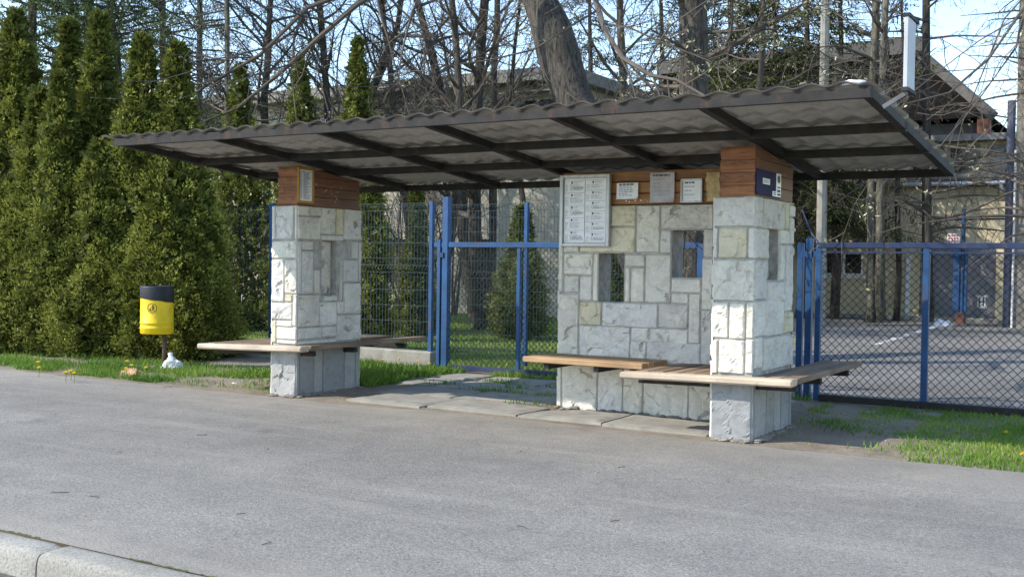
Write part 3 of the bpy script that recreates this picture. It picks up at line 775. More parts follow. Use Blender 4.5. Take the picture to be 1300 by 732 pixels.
# things fixed to the shelter ---------------------------------------
def lines(mb, x0, x1, z0, z1, y, n, mi, frac=(.4, 1), h=.45, x_is_y=None):
    """rows of tiny print as thin raised strips on a sheet facing -Y"""
    for k in range(n):
        zc = z1 - (z1 - z0) * (k + .5) / n; hh = (z1 - z0) / n * h / 2
        e = x0 + (x1 - x0) * random.uniform(*frac)
        x = x0
        while x < e:
            w = random.uniform(.008, .035); w = min(w, e - x)
            mb.add([(x, y, zc - hh), (x + w, y, zc - hh), (x + w, y, zc + hh), (x, y, zc + hh)], [(0, 1, 2, 3)], mi); x += w + .006
bx0, bx1, bz0, bz1 = -5.02, -4.50, 1.52, 2.185
t = thing('timetable_board', 'large white-framed bus timetable board hung at the left end of the stone wall', 'timetable board', (bx0, 9.08, bz0))
mb = MB(); w = bx1 - bx0; h = bz1 - bz0
mb.box(0, 0, 0, .035, .045, h, bev=.004); mb.box(w - .035, 0, 0, w, .045, h, bev=.004); mb.box(.0355, .001, 0, w - .0355, .044, .032, bev=.004); mb.box(.0355, .001, h - .03, w - .0355, .044, h, bev=.004)
mb.box(.03, .03, .03, w - .03, .046, h - .028)
mb.build('frame', M['alu'], t)
for c in range(2):
    mb = MB(); xa = .042 + c * (w - .08) / 2; xb = xa + (w - .08) / 2 - .008
    mb.box(xa, .0225, .038, xb, .0295, h - .036)
    rows = 6 if c else 5
    for r in range(rows):
        za = .045 + (h - .085) * r / rows; zb = .045 + (h - .085) * (r + .92) / rows; y = .0215
        mb.add([(xa + .004, y, zb - .003), (xb - .004, y, zb - .003), (xb - .004, y, zb), (xa + .004, y, zb)], [(0, 1, 2, 3)], 2)
        mb.add([(xa + .07, y, zb - .032), (xa + .088, y, zb - .032), (xa + .088, y, zb - .012), (xa + .07, y, zb - .012)], [(0, 1, 2, 3)], 1)
        lines(mb, xa + .1, xb - .03, zb - .03, zb - .012, y, 2, 2)
        lines(mb, xa + .01, xa + .05, za, zb - .04, y, 5, 2, (.5, 1), .35)
        lines(mb, xa + .06, xb - .01, za + .01, zb - .04, y, 6, 2, (.5, 1), .4)
        if random.random() < .4: lines(mb, xa + .09, xb - .01, za + .02, zb - .06, y - .0005, 3, 1, (.9, 1), .5)
    mb.build('timetable_sheet', [M['paper'], M['ink'], M['ink_pale']], t)
def notice(name, label, x0, x1, z0, z1, mat, y=9.142, frame=None, wav=.004, rows=7, blot=False, tear=False):
    w, h = x1 - x0, z1 - z0; t = thing(name, label, 'notice', (x0, y, z0))
    mb = MB()
    def f(u, v):
        e = 0
        if tear: e = .02 * noise.noise(V((v * 6, u * 2, 3)))
        cl = max(0, (.22 - v) / .22) ** 2 * (max(0, (u - .55) / .45) + .5 * max(0, (.35 - u) / .35)) * .022
        return (w * u + e + (h * -.05 * v if tear else 0), -.012 - cl * (0 if frame else 1) - wav * (1 + noise.noise(V((u * 3 + x0 * 7, v * 4, 1)))), h * v)
    mb.grid(f, 10, 14)
    mb.grid(lambda u, v: V(f(u, v)) + V((0, .002, 0)), 10, 14, 0, True)
    def ln(xa, xb, zc, hh, mi):
        a, b = xa / w, xb / w
        P = [V(f(a, (zc - hh) / h)), V(f(b, (zc - hh) / h)), V(f(b, (zc + hh) / h)), V(f(a, (zc + hh) / h))]
        mb.add([tuple(p + V((0, -.0035, 0))) for p in P], [(0, 1, 2, 3)], mi)
    for r in range(rows):
        zc = h * (.9 - .78 * r / rows); x = w * .12
        e = w * random.uniform(.5, .9)
        while x < e:
            q = min(random.uniform(.015, .04), e - x + .002); ln(x, x + q, zc, .0035 if r else .007, 1 if r == 0 else 2); x += q + .007
    mb.build('sheet', [mat, M['ink'], M['ink_pale']], t, smooth=True)
    if frame:
        mb = MB(); q = .014
        mb.box(-q, -.03, -q, 0, 0, h + q, bev=.003); mb.box(w, -.03, -q, w + q, 0, h + q, bev=.003); mb.box(0, -.029, -q, w, -.001, 0); mb.box(0, -.029, h, w, -.001, h + q)
        mb.build('frame', frame, t)
    return t
notice('notice', 'small landscape white notice next to the large timetable board', -4.45, -4.235, 1.952, 2.10, M['paper'])
notice('notice', 'tall glossy grey foil-covered notice between two smaller sheets', -4.115, -3.88, 1.915, 2.185, M['paper_grey'], wav=.009, rows=6)
notice('notice', 'white printed notice in a pale frame near the right pillar', -3.805, -3.63, 1.925, 2.105, M['paper'], frame=M['alu'], wav=.001, rows=4)
notice('notice', 'torn yellowed paper notice right beside the right stone pillar', -3.575, -3.45, 1.92, 2.17, M['paper_old'], wav=.008, rows=0, tear=True)
# scraps of torn paper left on the boards
mb = MB()
for k in range(26):
    if k < 18: x, yy, z = XL + PW - .0165, random.gauss(8.72, .13), random.gauss(2.06, .05); ax = (0, 1)
    else: x, yy, z = random.choice([-4.3, -4.2, -4.15, -3.72, -4.35]) + random.uniform(-.03, .03), WY + .010, random.choice([1.93, 1.94, 2.14]); ax = (1, 0)
    s = random.uniform(.003, .009)
    vs = [(x + ax[0] * s * math.cos(q * 1.26) * random.uniform(.5, 1.2), yy + ax[1] * s * math.cos(q * 1.26) * random.uniform(.5, 1.2), z + s * math.sin(q * 1.26) * random.uniform(.5, 1.2)) for q in range(5)]
    mb.add(vs, [tuple(range(5))])
tag(mb.build('paper_scraps', M['paper']), 'tiny white scraps of torn paper on the brown boards', 'paper scraps', kind='stuff')

# ochre framed timetable on the left pillar's side
t = thing('framed_timetable', 'ochre-framed timetable sheet on the brown boards of the left pillar', 'framed timetable', (XL + PW - .018, 8.25, 1.925))
w, h = .235, .355
mb = MB(); q = .024
mb.box(0, 0, 0, .018, q, h, bev=.003); mb.box(0, w - q, 0, .018, w, h, bev=.003); mb.box(.001, q, 0, .017, w - q, q); mb.box(.001, q, h - q, .017, w - q, h)
mb.build('frame', M['ochre'], t)
mb = MB(); mb.box(.002, q, q, .008, w - q, h - q)
for r in range(30):
    z = h - q - .018 - r * (h - 2 * q - .03) / 30; y = q + .012
    if r == 0: segs = [(y, y + .07), (y + .12, y + .16)]
    else: segs = [(y, y + random.uniform(.01, .03)), (y + .045, y + random.uniform(.08, .155))]
    for a, b in segs: mb.add([(.0088, a, z - .0025), (.0088, b, z - .0025), (.0088, b, z + .0025), (.0088, a, z + .0025)], [(0, 1, 2, 3)], 1 if r == 0 else 2)
mb.build('timetable_sheet', [M['paper'], M['ink'], M['ink_pale']], t)

# navy sign on the right pillar's side
t = thing('navy_sign', 'navy blue sign with white plates on the side of the right pillar', 'sign', (XR + PW - .018, 8.20, 1.91))
mb = MB(); mb.box(0, .065, .005, .012, .66, .205, bev=.002); mb.build('panel', M['navy'], t)
mb = MB(); mb.box(.0125, .20, .095, .016, .37, .14); 
for k in range(6):      # faint block lettering, not legible in the photograph
    a = .212 + k * .025; mb.add([(.0166, a, .105), (.0166, a + .016, .105), (.0166, a + .016, .130), (.0166, a, .130)], [(0, 1, 2, 3)], 1)
    mb.add([(.017, a + .004, .112), (.017, a + .012, .112), (.017, a + .012, .121), (.017, a + .004, .121)], [(0, 1, 2, 3)], 0)
mb.build('name_plate', [M['paper'], M['ink_pale']], t)
mb = MB(); mb.box(.0125, .53, .012, .017, .645, .20); mb.box(.0125, .44, .012, .0165, .529, .052)
n = 18; zc, yc = .155, .588
mb.add([(.0178, yc + .038 * math.cos(2 * math.pi * j / n), zc + .033 * math.sin(2 * math.pi * j / n)) for j in range(n)], [tuple(range(n))], 1)
for a, b, c, d in ((.55, .63, .083, .095), (.55, .628, .05, .07), (.552, .63, .022, .04), (.455, .52, .022, .03), (.455, .515, .036, .044)):
    mb.add([(.0178, a, c), (.0178, b, c), (.0178, b, d), (.0178, a, d)], [(0, 1, 2, 3)], 1)
mb.build('sticker', [M['paper'], M['ink']], t)

# bus stop sign on an arm at the roof corner
t = thing('stop_sign', 'white box sign seen edge-on above the right corner of the roof', 'sign', (-1.66, 7.06, 2.49))
a = ony(1150, 112, 6.98) - V((-1.66, 7.06, 2.49)); a0 = ony(1121, 136, 7.0) - V((-1.66, 7.06, 2.49))
mb = MB(); mb.bar(a0, V((a.x - .005, -.02, a.z - .015)), .03, .025); mb.build('arm', plain('weathered_arm_steel', (.16, .16, .165), .6, .3, 12), t)
cx = a.x; z0 = a.z + .01; z1 = ony(1150, 18, 6.98).z - 2.49
mb = MB(); mb.box(cx - .022, -.06, z0, cx + .004, .15, z1 - .01, bev=.003)
o = mb.build('panel', plain('greyed_white_panel', (.42, .44, .47), .6, .1, 6), t)
mb = MB(); mb.box(cx - .03, -.065, z1 - .009, cx + .012, .22, z1 + .012); mb.build('top_cap', M['steel'], t)
mb = MB(); mb.box(cx - .03, -.065, z0 - .022, cx + .012, .155, z0 - .001); mb.build('bottom_cap', M['steel'], t)

# broken branch lying on the roof
mb = MB(); z = roof_under(7.9) + .14
pts = [V((-7.35, 7.75, z + .0)), V((-7.1, 7.8, z + .02)), V((-6.8, 7.78, z + .015)), V((-6.5, 7.86, z)), V((-6.3, 7.84, z - .01))]
mb.tube(pts, [.022, .026, .022, .018, .008], 7, wob=.3)
mb.tube([V((-7.0, 7.8, z + .02)), V((-6.85, 7.7, z + .05)), V((-6.7, 7.66, z + .04))], [.012, .008, .004], 5)
tag(mb.build('fallen_branch', M['twig_pale'], smooth=True), 'broken dry branch lying on top of the shelter roof', 'branch')

# ------------------------------------------------------------------ LITTER BIN and litter
bp = V((-10.90, 9.42, 0))
t = thing('litter_bin', 'yellow litter bin with a black top on a brown post', 'litter bin', bp)
mb = MB(); mb.tube([V((.07, .06, -.1)), V((.07, .06, .46))], .026, 12); mb.build('post', M['brown_pole'], t, smooth=True)
mb = MB(); c = (-.0, -.0, 0)
mb.lathe([(.0, .42), (.19, .42), (.20, .43), (.20, .485), (.204, .49), (.204, .50), (.199, .505), (.199, .545), (.204, .55), (.204, .56), (.199, .565), (.197, .86)], 40, 0, c)
mb.build('body', M['yellow'], t, smooth=True); 
mb = MB(); n = 48; o0 = len(mb.v)
cd = math.atan2(-9.4, 10.9)          # heading towards the camera
for j in range(n):
    an = 2 * math.pi * j / n; low = .835 - .03 * math.sin(an - cd) + .006 * noise.noise(V((an * 2, 0, 0)))
    for r, z in ((.2035, low), (.205, low + .006), (.2035, .995), (.200, 1.012), (.188, 1.012), (.188, .87)): mb.v.append((r * math.cos(an), r * math.sin(an), z + (.006 * noise.noise(V((an * 3, z, 0))) if z > .9 else 0)))
for j in range(n):
    for k in range(5): mb.f.append((j * 6 + k, ((j + 1) % n) * 6 + k, ((j + 1) % n) * 6 + k + 1, j * 6 + k + 1)); mb.m.append(0); mb.a.append(0)
mb.build('black_top', M['black'], t, smooth=True)
mb = MB(); mb.grid(lambda u, v: (.186 * v * math.cos(u * 6.2832), .186 * v * math.sin(u * 6.2832), .93 + .06 * noise.noise(V((math.cos(u * 6.28) * v * 3, math.sin(u * 6.28) * v * 3, 2)))), 24, 6)
mb.build('rubbish', M['paper_grey'], t)
# round tidy-man pictogram
mb = MB(); ec = cd - .30; R = .2012; zc = .745
def onbin(a, z, r=R): return (r * math.cos(ec + a / R), r * math.sin(ec + a / R), zc + z)
n = 28
for j in range(n):
    a0, a1 = 2 * math.pi * j / n, 2 * math.pi * (j + 1) / n
    mb.add([onbin(.060 * math.cos(a0), .060 * math.sin(a0)), onbin(.060 * math.cos(a1), .060 * math.sin(a1)), onbin(.053 * math.cos(a1), .053 * math.sin(a1)), onbin(.053 * math.cos(a0), .053 * math.sin(a0))], [(0, 1, 2, 3)])
def patch(p): mb.add([onbin(x, z) for x, z in p], [tuple(range(len(p)))])
patch([(.012 + .008 * math.cos(q), .036 + .008 * math.sin(q)) for q in [i * .785 for i in range(8)]])
patch([(.002, .026), (.024, .026), (.026, .0), (.004, .0)]); patch([(.004, -.001), (.013, -.001), (.010, -.036), (.002, -.036)]); patch([(.015, -.001), (.026, -.001), (.030, -.036), (.021, -.036)])
patch([(.004, .022), (-.022, .006), (-.019, .0), (.004, .012)]); patch([(-.034, -.008), (-.012, -.008), (-.015, -.036), (-.031, -.036)]); patch([(-.026, .0), (-.02, .0), (-.02, -.006), (-.026, -.006)])
mb.build('pictogram', M['black'], t)

def crumple(name, label, cat, loc, sx, sy, sz, mat, seed, knot=False):
    mb = MB(); n, m = 22, 12
    def f(u, v):
        a = 2 * math.pi * u; p = math.pi * .5 * v
        d = V((math.cos(a) * math.cos(p), math.sin(a) * math.cos(p), math.sin(p)))
        r = 1 + .28 * noise.noise(d * 1.6 + V((seed, 0, 0))) + .14 * noise.noise(d * 4.5 + V((seed, 3, 0))) + .1 * abs(noise.noise(d * 8))
        return (d.x * r * sx, d.y * r * sy, max(0, d.z) * r * sz - .01)
    mb.grid(f, n, m)
    if knot:
        mb.tube([V((-.01, 0, sz * .8)), V((-.02, 0, sz * 1.15)), V((-.035, .01, sz * 1.4))], [.05, .022, .03], 9, wob=.5)
    return tag(mb.build(name, mat, None, False, None, loc), label, cat)
q = ony(1084, 116, 7.1); crumple('plastic_scrap', 'white scrap of plastic lying on top of the right corner of the roof', 'scrap', (q.x, q.y, sheet(q.x, q.y) + .004), .10, .09, .045, M['bag'], 8.8)
g = onz(210, 467, .02); crumple('plastic_bag', 'knotted white plastic bag lying in the grass behind the bin post', 'bag', (g.x, g.y + .1, .01), .15, .12, .13, M['bag'], 2.3, True)
g = onz(167, 474, .02); crumple('paper_bag', 'crumpled brown paper bag in the grass at the pavement edge', 'paper bag', (g.x, g.y, 0), .16, .10, .09, M['cardboard'], 5.1)
g = onz(297, 484, .02); crumple('crumpled_paper', 'small white crumpled paper on the bare soil under the left bench', 'litter', (g.x, g.y, 0), .04, .03, .02, M['bag'], 1.1)
g = onz(478, 484, .02); crumple('crumpled_paper', 'small pale blue crumpled wrapper beside the left pillar base', 'litter', (g.x, g.y, .015), .035, .03, .03, M['paper'], 7.1)

# ------------------------------------------------------------------ FENCES
FY = 11.3
def fx(px, py=400): return ony(px, py, FY).x
def fz(px, py): return ony(px, py, FY).z
def mesh_panel(parent, xa, xb, y, za, zb):
    """welded wire panel with folded ridges"""
    mb = MB(); H = zb - za; folds = [.04, H * .52, H - .09]
    prof = [(0, 0)]
    for f in folds: prof += [(f, 0), (f + .045, -.04), (f + .09, 0)]
    prof += [(H, 0)]; prof = sorted(set((min(p[0], H), p[1]) for p in prof))
    n = int((xb - xa) / .05); R = .0032
    for i in range(n + 1):
        x = xa + (xb - xa) * i / n
        mb.tube([V((x, y + d, za + z)) for z, d in prof], R, 4, cap=False)
    hz = [f + e for f in folds for e in (0, .09)] + [k * .2 + .13 for k in range(1, int(H / .2)) if all(abs(k * .2 + .13 - f - .045) > .12 for f in folds)]
    for z in hz:
        for yy in (-.006,): mb.tube([V((xa, y + yy, za + z)), V((xb, y + yy, za + z))], R + .0006, 4, cap=False)
    mb.build('wire_panel', M['mesh_blue'], parent)
def post(parent, x, y, za, zb, w=.06, mat='blue', name='post'):
    mb = MB(); mb.box(x - w / 2, y - w / 2, za, x + w / 2, y + w / 2, zb, bev=.004); return mb.build(name, M[mat], parent)
def chain_link(parent, xa, xb, y, za, zb, pitch, r=.0022, mat='chain'):
    """diamond netting: two families of straight diagonal wires, one kept just behind the other"""
    mb = MB(); H = zb - za; W = xb - xa; p2 = pitch
    for s in (0, 1):
        k = -H
        while k < W:
            a, b = max(0, k), min(W, k + H)
            if b - a > .01:
                z0, z1 = (a - k), (b - k)
                P, Q = (V((xa + a, y, za + z0)), V((xa + b, y, za + z1))) if s == 0 else (V((xa + a, y + .004, zb - z0)), V((xa + b, y + .004, zb - z1)))
                mb.tube([P, Q], r, 4, cap=False)
            k += p2
    mb.build('chain_link', M[mat], parent)

# low concrete wall carrying the wire panel fence
cx1 = fx(552, 455)
mb = MB(); mb.box(-17, FY - .09, -.1, cx1, FY + .09, .235, bev=.012)
tag(mb.build('plinth_wall', M['concrete']), 'low concrete plinth wall under the blue wire panel fence', 'wall')
t = thing('wire_fence', 'blue welded wire panel fence standing on the low concrete wall', 'fence', (0, 0, 0))
px_posts = [fx(344.5), fx(547)]
xa = px_posts[0] - 2.5
mesh_panel(t, xa - 2.5, xa, FY + .045, .27, 2.10); mesh_panel(t, xa, px_posts[0], FY + .045, .27, 2.10); mesh_panel(t, px_posts[0], px_posts[1], FY + .045, .27, 2.10)
for x in [xa - 2.5, xa] + px_posts: post(t, x, FY, .23, 2.12 if x > -9 else 2.14, .055)
t = thing('wire_fence', 'blue welded wire panel fence seen above and through the wicket gate, on the lawn side', 'fence', (0, 0, 0))
y2 = 12.75; xr2 = ony(669, 400, y2).x
mesh_panel(t, xr2 - 2.4, xr2, y2, .05, 2.16); mesh_panel(t, xr2, xr2 + 2.2, y2, .05, 2.16)
for x in (xr2, xr2 + 2.2): post(t, x, y2 - .04, -.1, 2.17, .055)

# wicket gate (blue frame, fine chain-link)
t = thing('wicket_gate', 'blue wicket gate filled with chain-link between the left pillar and the stone wall', 'gate', (0, 0, 0))
xm, xs_, xr_g = fx(566), fx(658.5), fx(889)
zr = fz(620, 310.5)
post(t, xm, FY, -.1, fz(566, 250), .085); post(t, fx(558.5), FY - .02, .06, fz(559, 304), .05, 'blue', 'leaf_stile')
post(t, xs_, FY, .04, zr - .04, .05); post(t, xr_g, FY, -.1, zr + .02, .07)
mb = MB(); mb.box(fx(549) + .03, FY - .032, zr - .035, xr_g - .036, FY + .028, zr + .03, bev=.004); mb.build('top_rail', M['blue'], t)
mb = MB(); mb.box(xm + .045, FY - .028, .03, xr_g - .04, FY + .028, .09, bev=.004); mb.build('bottom_rail', M['blue_dark'], t)
chain_link(t, xm + .04, xr_g - .03, FY + .005, .08, zr - .03, .074, .0030, 'chain_green')
mb = MB(); mb.box(fx(560), FY - .06, zr - .16, fx(565), FY - .035, zr - .10); mb.build('latch', M['blue_dark'], t)

# sliding yard gate on the right
t = thing('sliding_gate', 'long navy sliding gate with black chain-link closing off the yard on the right', 'gate', (0, 0, 0))
GY = 11.12
def gx(px, py=400): return ony(px, py, GY).x
zt_, zb_ = ony(1110, 311.5, GY).z, .045
xg0, xg1 = gx(1038.5), 2.6
xmid = gx(1175)
mb = MB(); mb.box(xg0 - .03, GY - .027, zt_ - .028, xg1, GY + .027, zt_ + .028, bev=.004); mb.build('top_rail', M['blue_dark'], t)
mb = MB(); mb.box(xg0 + .03, GY - .012, zt_ - .075, xg1, GY + .012, zt_ - .058); mb.build('inner_rail', M['blue_dark'], t)
mb = MB(); mb.box(xg0 + .028, GY - .03, zb_ - .03, xg1, GY + .03, zb_ + .035, bev=.004); mb.build('bottom_rail', M['steel'], t)
post(t, xg0, GY, .02, zt_ - .029, .055, 'blue', 'stile'); post(t, xmid, GY + .001, zb_ + .036, zt_ - .03, .06, 'blue', 'stile'); post(t, xmid + 1.85, GY + .001, zb_ + .036, zt_ - .03, .06, 'blue', 'stile')
chain_link(t, xg0 + .02, xg1, GY + .034, zb_ + .02, zt_ - .06, .080, .0034)
t = thing('gate_post', 'pair of blue steel guide posts beside the sliding gate, behind the right bench', 'gate post', (0, 0, 0))
x1_, x2_ = gx(1011), gx(1023)
post(t, x1_, GY + .12, -.1, ony(1011, 308.5, GY + .12).z, .06); post(t, x2_, GY + .10, -.1, ony(1023, 302.5, GY + .1).z, .065)
mb = MB(); zz = ony(1016, 322, GY + .1).z; mb.box(x1_ + .031, GY + .09, zz - .03, x2_ - .034, GY + .13, zz + .03); mb.build('bracket', M['blue'], t); mb = MB(); mb.box(x2_ + .034, GY + .08, zz - .03, xg0 - .03, GY + .115, zz + .03); mb.build('bracket', M['blue'], t)
mb = MB(); mb.tube([V((x1_, GY + .12, 1.95)), V((x1_ + .1, GY + .1, 1.72)), V((xg0 - .02, GY + .06, 1.60))], .008, 5); mb.build('stay_rod', M['blue_dark'], t)

# ------------------------------------------------------------------ PLANTS
def thuja_foliage(name, parent, H, R, seed, n=15000, size=1.0, bulge=.25, loc=None, yellow=0.0, thin=1.0, base_z=.0):
    """flat scale-leaf sprays gathered into plumes; the plumes stand apart so that dark gaps open between them"""
    g = np.random.default_rng(seed)
    prof = lambda t: (np.clip((1 - t), 0, 1) ** .72) * (1 + .15 * np.sin(np.pi * np.clip(t * 1.3, 0, 1))) * np.clip(.7 + t * 4, 0, 1)
    def surf(an, z):
        q = 1 / .6
        lump = np.array([.9 * noise.noise(V((math.cos(a) * 1.5 * R * q + seed, math.sin(a) * 1.5 * R * q, zz * 1.2))) + .9 * noise.noise(V((math.cos(a) * 3.2 * R * q, math.sin(a) * 3.2 * R * q + seed, zz * 2.6))) for a, zz in zip(an, z)])
        return 1.1 * R * prof((z - base_z) / H) * (1 + .26 * lump) + .06 * lump + .03, lump
    m = max(60, n // 25)                                   # plumes
    t = g.random(m) ** 1.12; an = g.random(m) * 2 * np.pi; z = base_z + t * H
    rs, lump = surf(an, z); rs = rs * 1.1; dep = 1 - .38 * g.random(m) ** 1.8
    rad = np.stack([np.cos(an), np.sin(an), np.zeros(m)], 1)
    pc = rad * (rs * dep)[:, None] - rad * .10 * size; pc[:, 2] = z - .06
    pdir = unit(rad * (.55 + .35 * g.random((m, 1))) + np.array([0, 0, 1.0]) * (.55 + .7 * g.random((m, 1))) + g.normal(0, .25, (m, 3)))
    pl = (.15 + .13 * g.random(m)) * size * (.55 + .45 * np.clip((1 - t) * 2.2, 0, 1)); pw = pl * (.30 + .18 * g.random(m)); ptint = .45 + .22 * lump + g.normal(0, .08, m) + yellow
    k = 34
    idx = np.repeat(np.arange(m), k); N = m * k
    u = g.random(N) ** .8; off = unit(g.normal(0, 1, (N, 3)))
    width = pw[idx] * np.sin(np.pi * np.clip(u * .82 + .1, 0, 1))
    c = pc[idx] + pdir[idx] * (u * pl[idx])[:, None] + off * (width * (.55 + .45 * g.random(N)))[:, None]
    d = unit(pdir[idx] * .8 + off * .75 + g.normal(0, .25, (N, 3)))
    sd = unit(np.cross(d, g.normal(0, 1, (N, 3)))); L = (.028 + .038 * g.random(N)) * size; W = (.012 + .015 * g.random(N)) * size
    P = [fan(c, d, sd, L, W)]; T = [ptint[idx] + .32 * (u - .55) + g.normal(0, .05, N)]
    # old brown-green growth inside
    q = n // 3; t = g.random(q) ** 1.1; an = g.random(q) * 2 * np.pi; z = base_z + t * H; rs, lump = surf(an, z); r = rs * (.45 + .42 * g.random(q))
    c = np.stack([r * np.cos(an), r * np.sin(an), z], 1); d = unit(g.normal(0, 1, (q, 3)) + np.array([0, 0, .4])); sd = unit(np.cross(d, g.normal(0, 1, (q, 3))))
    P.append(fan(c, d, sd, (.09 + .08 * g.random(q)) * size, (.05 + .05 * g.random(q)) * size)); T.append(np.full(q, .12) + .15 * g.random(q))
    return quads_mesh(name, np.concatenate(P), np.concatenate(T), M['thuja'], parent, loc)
def thuja(label, x, y, H, R, seed, n=15000, group=None, size=1.0, yellow=0.0, base_z=0.0):
    t = thing('thuja', label, 'thuja', (x, y, 0), group)
    mb = MB(); mb.tube([V((0, 0, -.1)), V((.01, .01, H * .4)), V((0, 0, H * .85))], [.06, .04, .012], 7)
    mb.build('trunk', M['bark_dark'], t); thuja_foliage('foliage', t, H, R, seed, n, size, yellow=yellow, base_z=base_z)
    return t
HG = 'clipped thujas of the hedge by the pavement'
def hx(px, y): return ony(px, 300, y).x
for (label, px, y, H, R, n) in (
    ('broad tall thuja at the far left, the tallest of the hedge', 20, 10.1, 4.90, .74, 30000),
    ('slim thuja pointed between two taller neighbours at the far left', 50, 9.80, 3.66, .46, 17000),
    ('tall narrow thuja, second spire from the left', 86, 10.45, 4.78, .48, 18000),
    ('bushy thuja standing in front of the second spire', 77, 9.85, 3.86, .52, 22000),
    ('tall narrow thuja, third spire from the left', 124, 10.45, 4.80, .50, 20000),
    ('low rounded thuja bush in front of the spires, left of the litter bin', 128, 10.0, 2.9, .56, 20000),
    ('tall thuja directly behind the litter bin', 179, 10.4, 4.38, .55, 24000),
    ('tall bushy thuja at the right end of the hedge, under the bare branch', 223, 10.6, 4.25, .58, 25000),
    ('dark low thuja between the hedge end and the blue wire fence', 256, 10.8, 2.3, .36, 15000),
    ('low thuja bush at the left edge of the photo, at the foot of the hedge', 14, 9.65, 2.4, .55, 17000),
    ('low spreading thuja bush right behind the litter bin post', 205, 10.3, 2.3, .58, 19000),
    ('low thuja bush at the right foot of the hedge, right of the litter bin', 245, 10.5, 1.7, .50, 15000)):
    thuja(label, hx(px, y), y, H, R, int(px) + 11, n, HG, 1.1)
for (label, px, y, H, R, n) in (
    ('tall dark thuja behind the wire fence, left of the left pillar', 303, 15.5, 5.1, .66, 17000),
    ('tall bright thuja spire above the left part of the shelter roof', 379, 15.8, 5.15, .70, 17000),
    ('thin tall thuja spire above the middle of the roof, left of the bare trees', 452, 16.2, 5.5, .58, 15000),
    ('dark ivy-like thuja behind the wire fence just right of the left pillar', 473, 12.2, 2.9, .20, 8000)):
    thuja(label, hx(px, y), y, H, R, int(px) + 5, n, 'thujas behind the wire fence')
g = onz(526, 432, 0); thuja('small conical thuja on the lawn left of the wicket gate', g.x, g.y, 2.6, .27, 91, 9000, 'small thujas on the lawn', 1.0, -.1)
g = onz(684, 424, 0); thuja('rounded green thuja on the lawn behind the wicket gate, beside the stone wall', g.x + .3, g.y - 1.2, 2.35, .42, 92, 11000, 'small thujas on the lawn', 1.15, -.1)
g = onz(784, 410, 0); thuja('dark thuja seen through the left opening of the stone wall', ony(786, 350, 15.6).x, 15.6, 2.5, .42, 93, 9000, 'small thujas on the lawn', 1.15, -.2)

# ---- branching trees
class TreeGen:
    def __init__(s, seed, levels, kids, lr, up, wob, ang, t0, sides=(10, 6, 4, 3, 3), seg=(9, 6, 5, 4, 3), rr=.55, rmin=.004):
        s.r = random.Random(seed); s.__dict__.update(levels=levels, kids=kids, lr=lr, up=up, wob=wob, ang=ang, t0=t0, sides=sides, seg=seg, rr=rr, rmin=rmin)
        s.trunk = MB(); s.crown = MB(); s.tips = []; s.nodes = []
    def path(s, p, d, L, lvl):
        n = s.seg[lvl]; pts = [p.copy()]; d = d.normalized()
        for i in range(n):
            d = d + V((s.r.gauss(0, 1), s.r.gauss(0, 1), s.r.gauss(0, 1))) * s.wob[lvl] + V((0, 0, s.up[lvl])); d.normalize()
            p = p + d * (L / n); pts.append(p.copy())
        return pts
    def emit(s, pts, r0, lvl, r1=None, zone=None):
        n = len(pts); r1 = max(s.rmin, r0 * .22) if r1 is None else r1
        rad = [r0 + (r1 - r0) * (i / (n - 1)) ** .9 for i in range(n)]
        mb = s.trunk if lvl == 0 else s.crown
        mb.tube(pts, rad, s.sides[lvl], cap=lvl < 2, wob=.25 if lvl == 0 else 0)
        L = sum((pts[i + 1] - pts[i]).length for i in range(n - 1))
        s.children(pts, rad, L, lvl)
        if lvl >= s.levels - 1: s.nodes.append((pts, lvl))
    def children(s, pts, rad, L, lvl):
        if lvl >= s.levels: return
        n = len(pts)
        for k in range(s.kids[lvl]):
            t = s.t0[lvl] + (1 - s.t0[lvl]) * (k + s.r.random()) / s.kids[lvl]
            f = t * (n - 1); i = min(int(f), n - 2); p = pts[i].lerp(pts[i + 1], f - i); r = rad[i] + (rad[i + 1] - rad[i]) * (f - i)
            tg = (pts[i + 1] - pts[i]).normalized()
            ax = tg.orthogonal().normalized(); ax.rotate(Matrix.Rotation(s.r.uniform(0, 6.283), 3, tg).to_quaternion())
            a = math.radians(s.ang[lvl] + s.r.gauss(0, 9)); d = tg * math.cos(a) + ax * math.sin(a)
            lr = s.lr[lvl]; Lc = (lr if lr > 0 else -lr) * (L if lr > 0 else 1) * s.r.uniform(.6, 1.15) * (1.12 - .62 * t)
            rc = max(s.rmin, min(r * s.rr, Lc * .028 + .003))
            s.emit(s.path(p, d, Lc, lvl + 1), rc, lvl + 1)

def leaf_cloud(name, parent, nodes, per, size, mat, seed, droop=0.3, spread=.03, skip=0.0):
    g = np.random.default_rng(seed); C = []
    for pts, _ in nodes:
        if g.random() < skip: continue
        for _k in range(per):
            f = g.random() * (len(pts) - 1.001); i = int(f); p = pts[i].lerp(pts[i + 1], f - i); C.append((p.x, p.y, p.z))
    if not C: return None
    C = np.array(C); n = len(C); C += g.normal(0, spread, (n, 3))
    d = unit(g.normal(0, 1, (n, 3)) + np.array([0, 0, -droop])); w = unit(np.cross(d, g.normal(0, 1, (n, 3))))
    L = size * (.6 + .8 * g.random(n)); W = L * (.3 + .25 * g.random(n))
    return quads_mesh(name, fan(C, d, w, L, W), g.random(n), mat, parent)

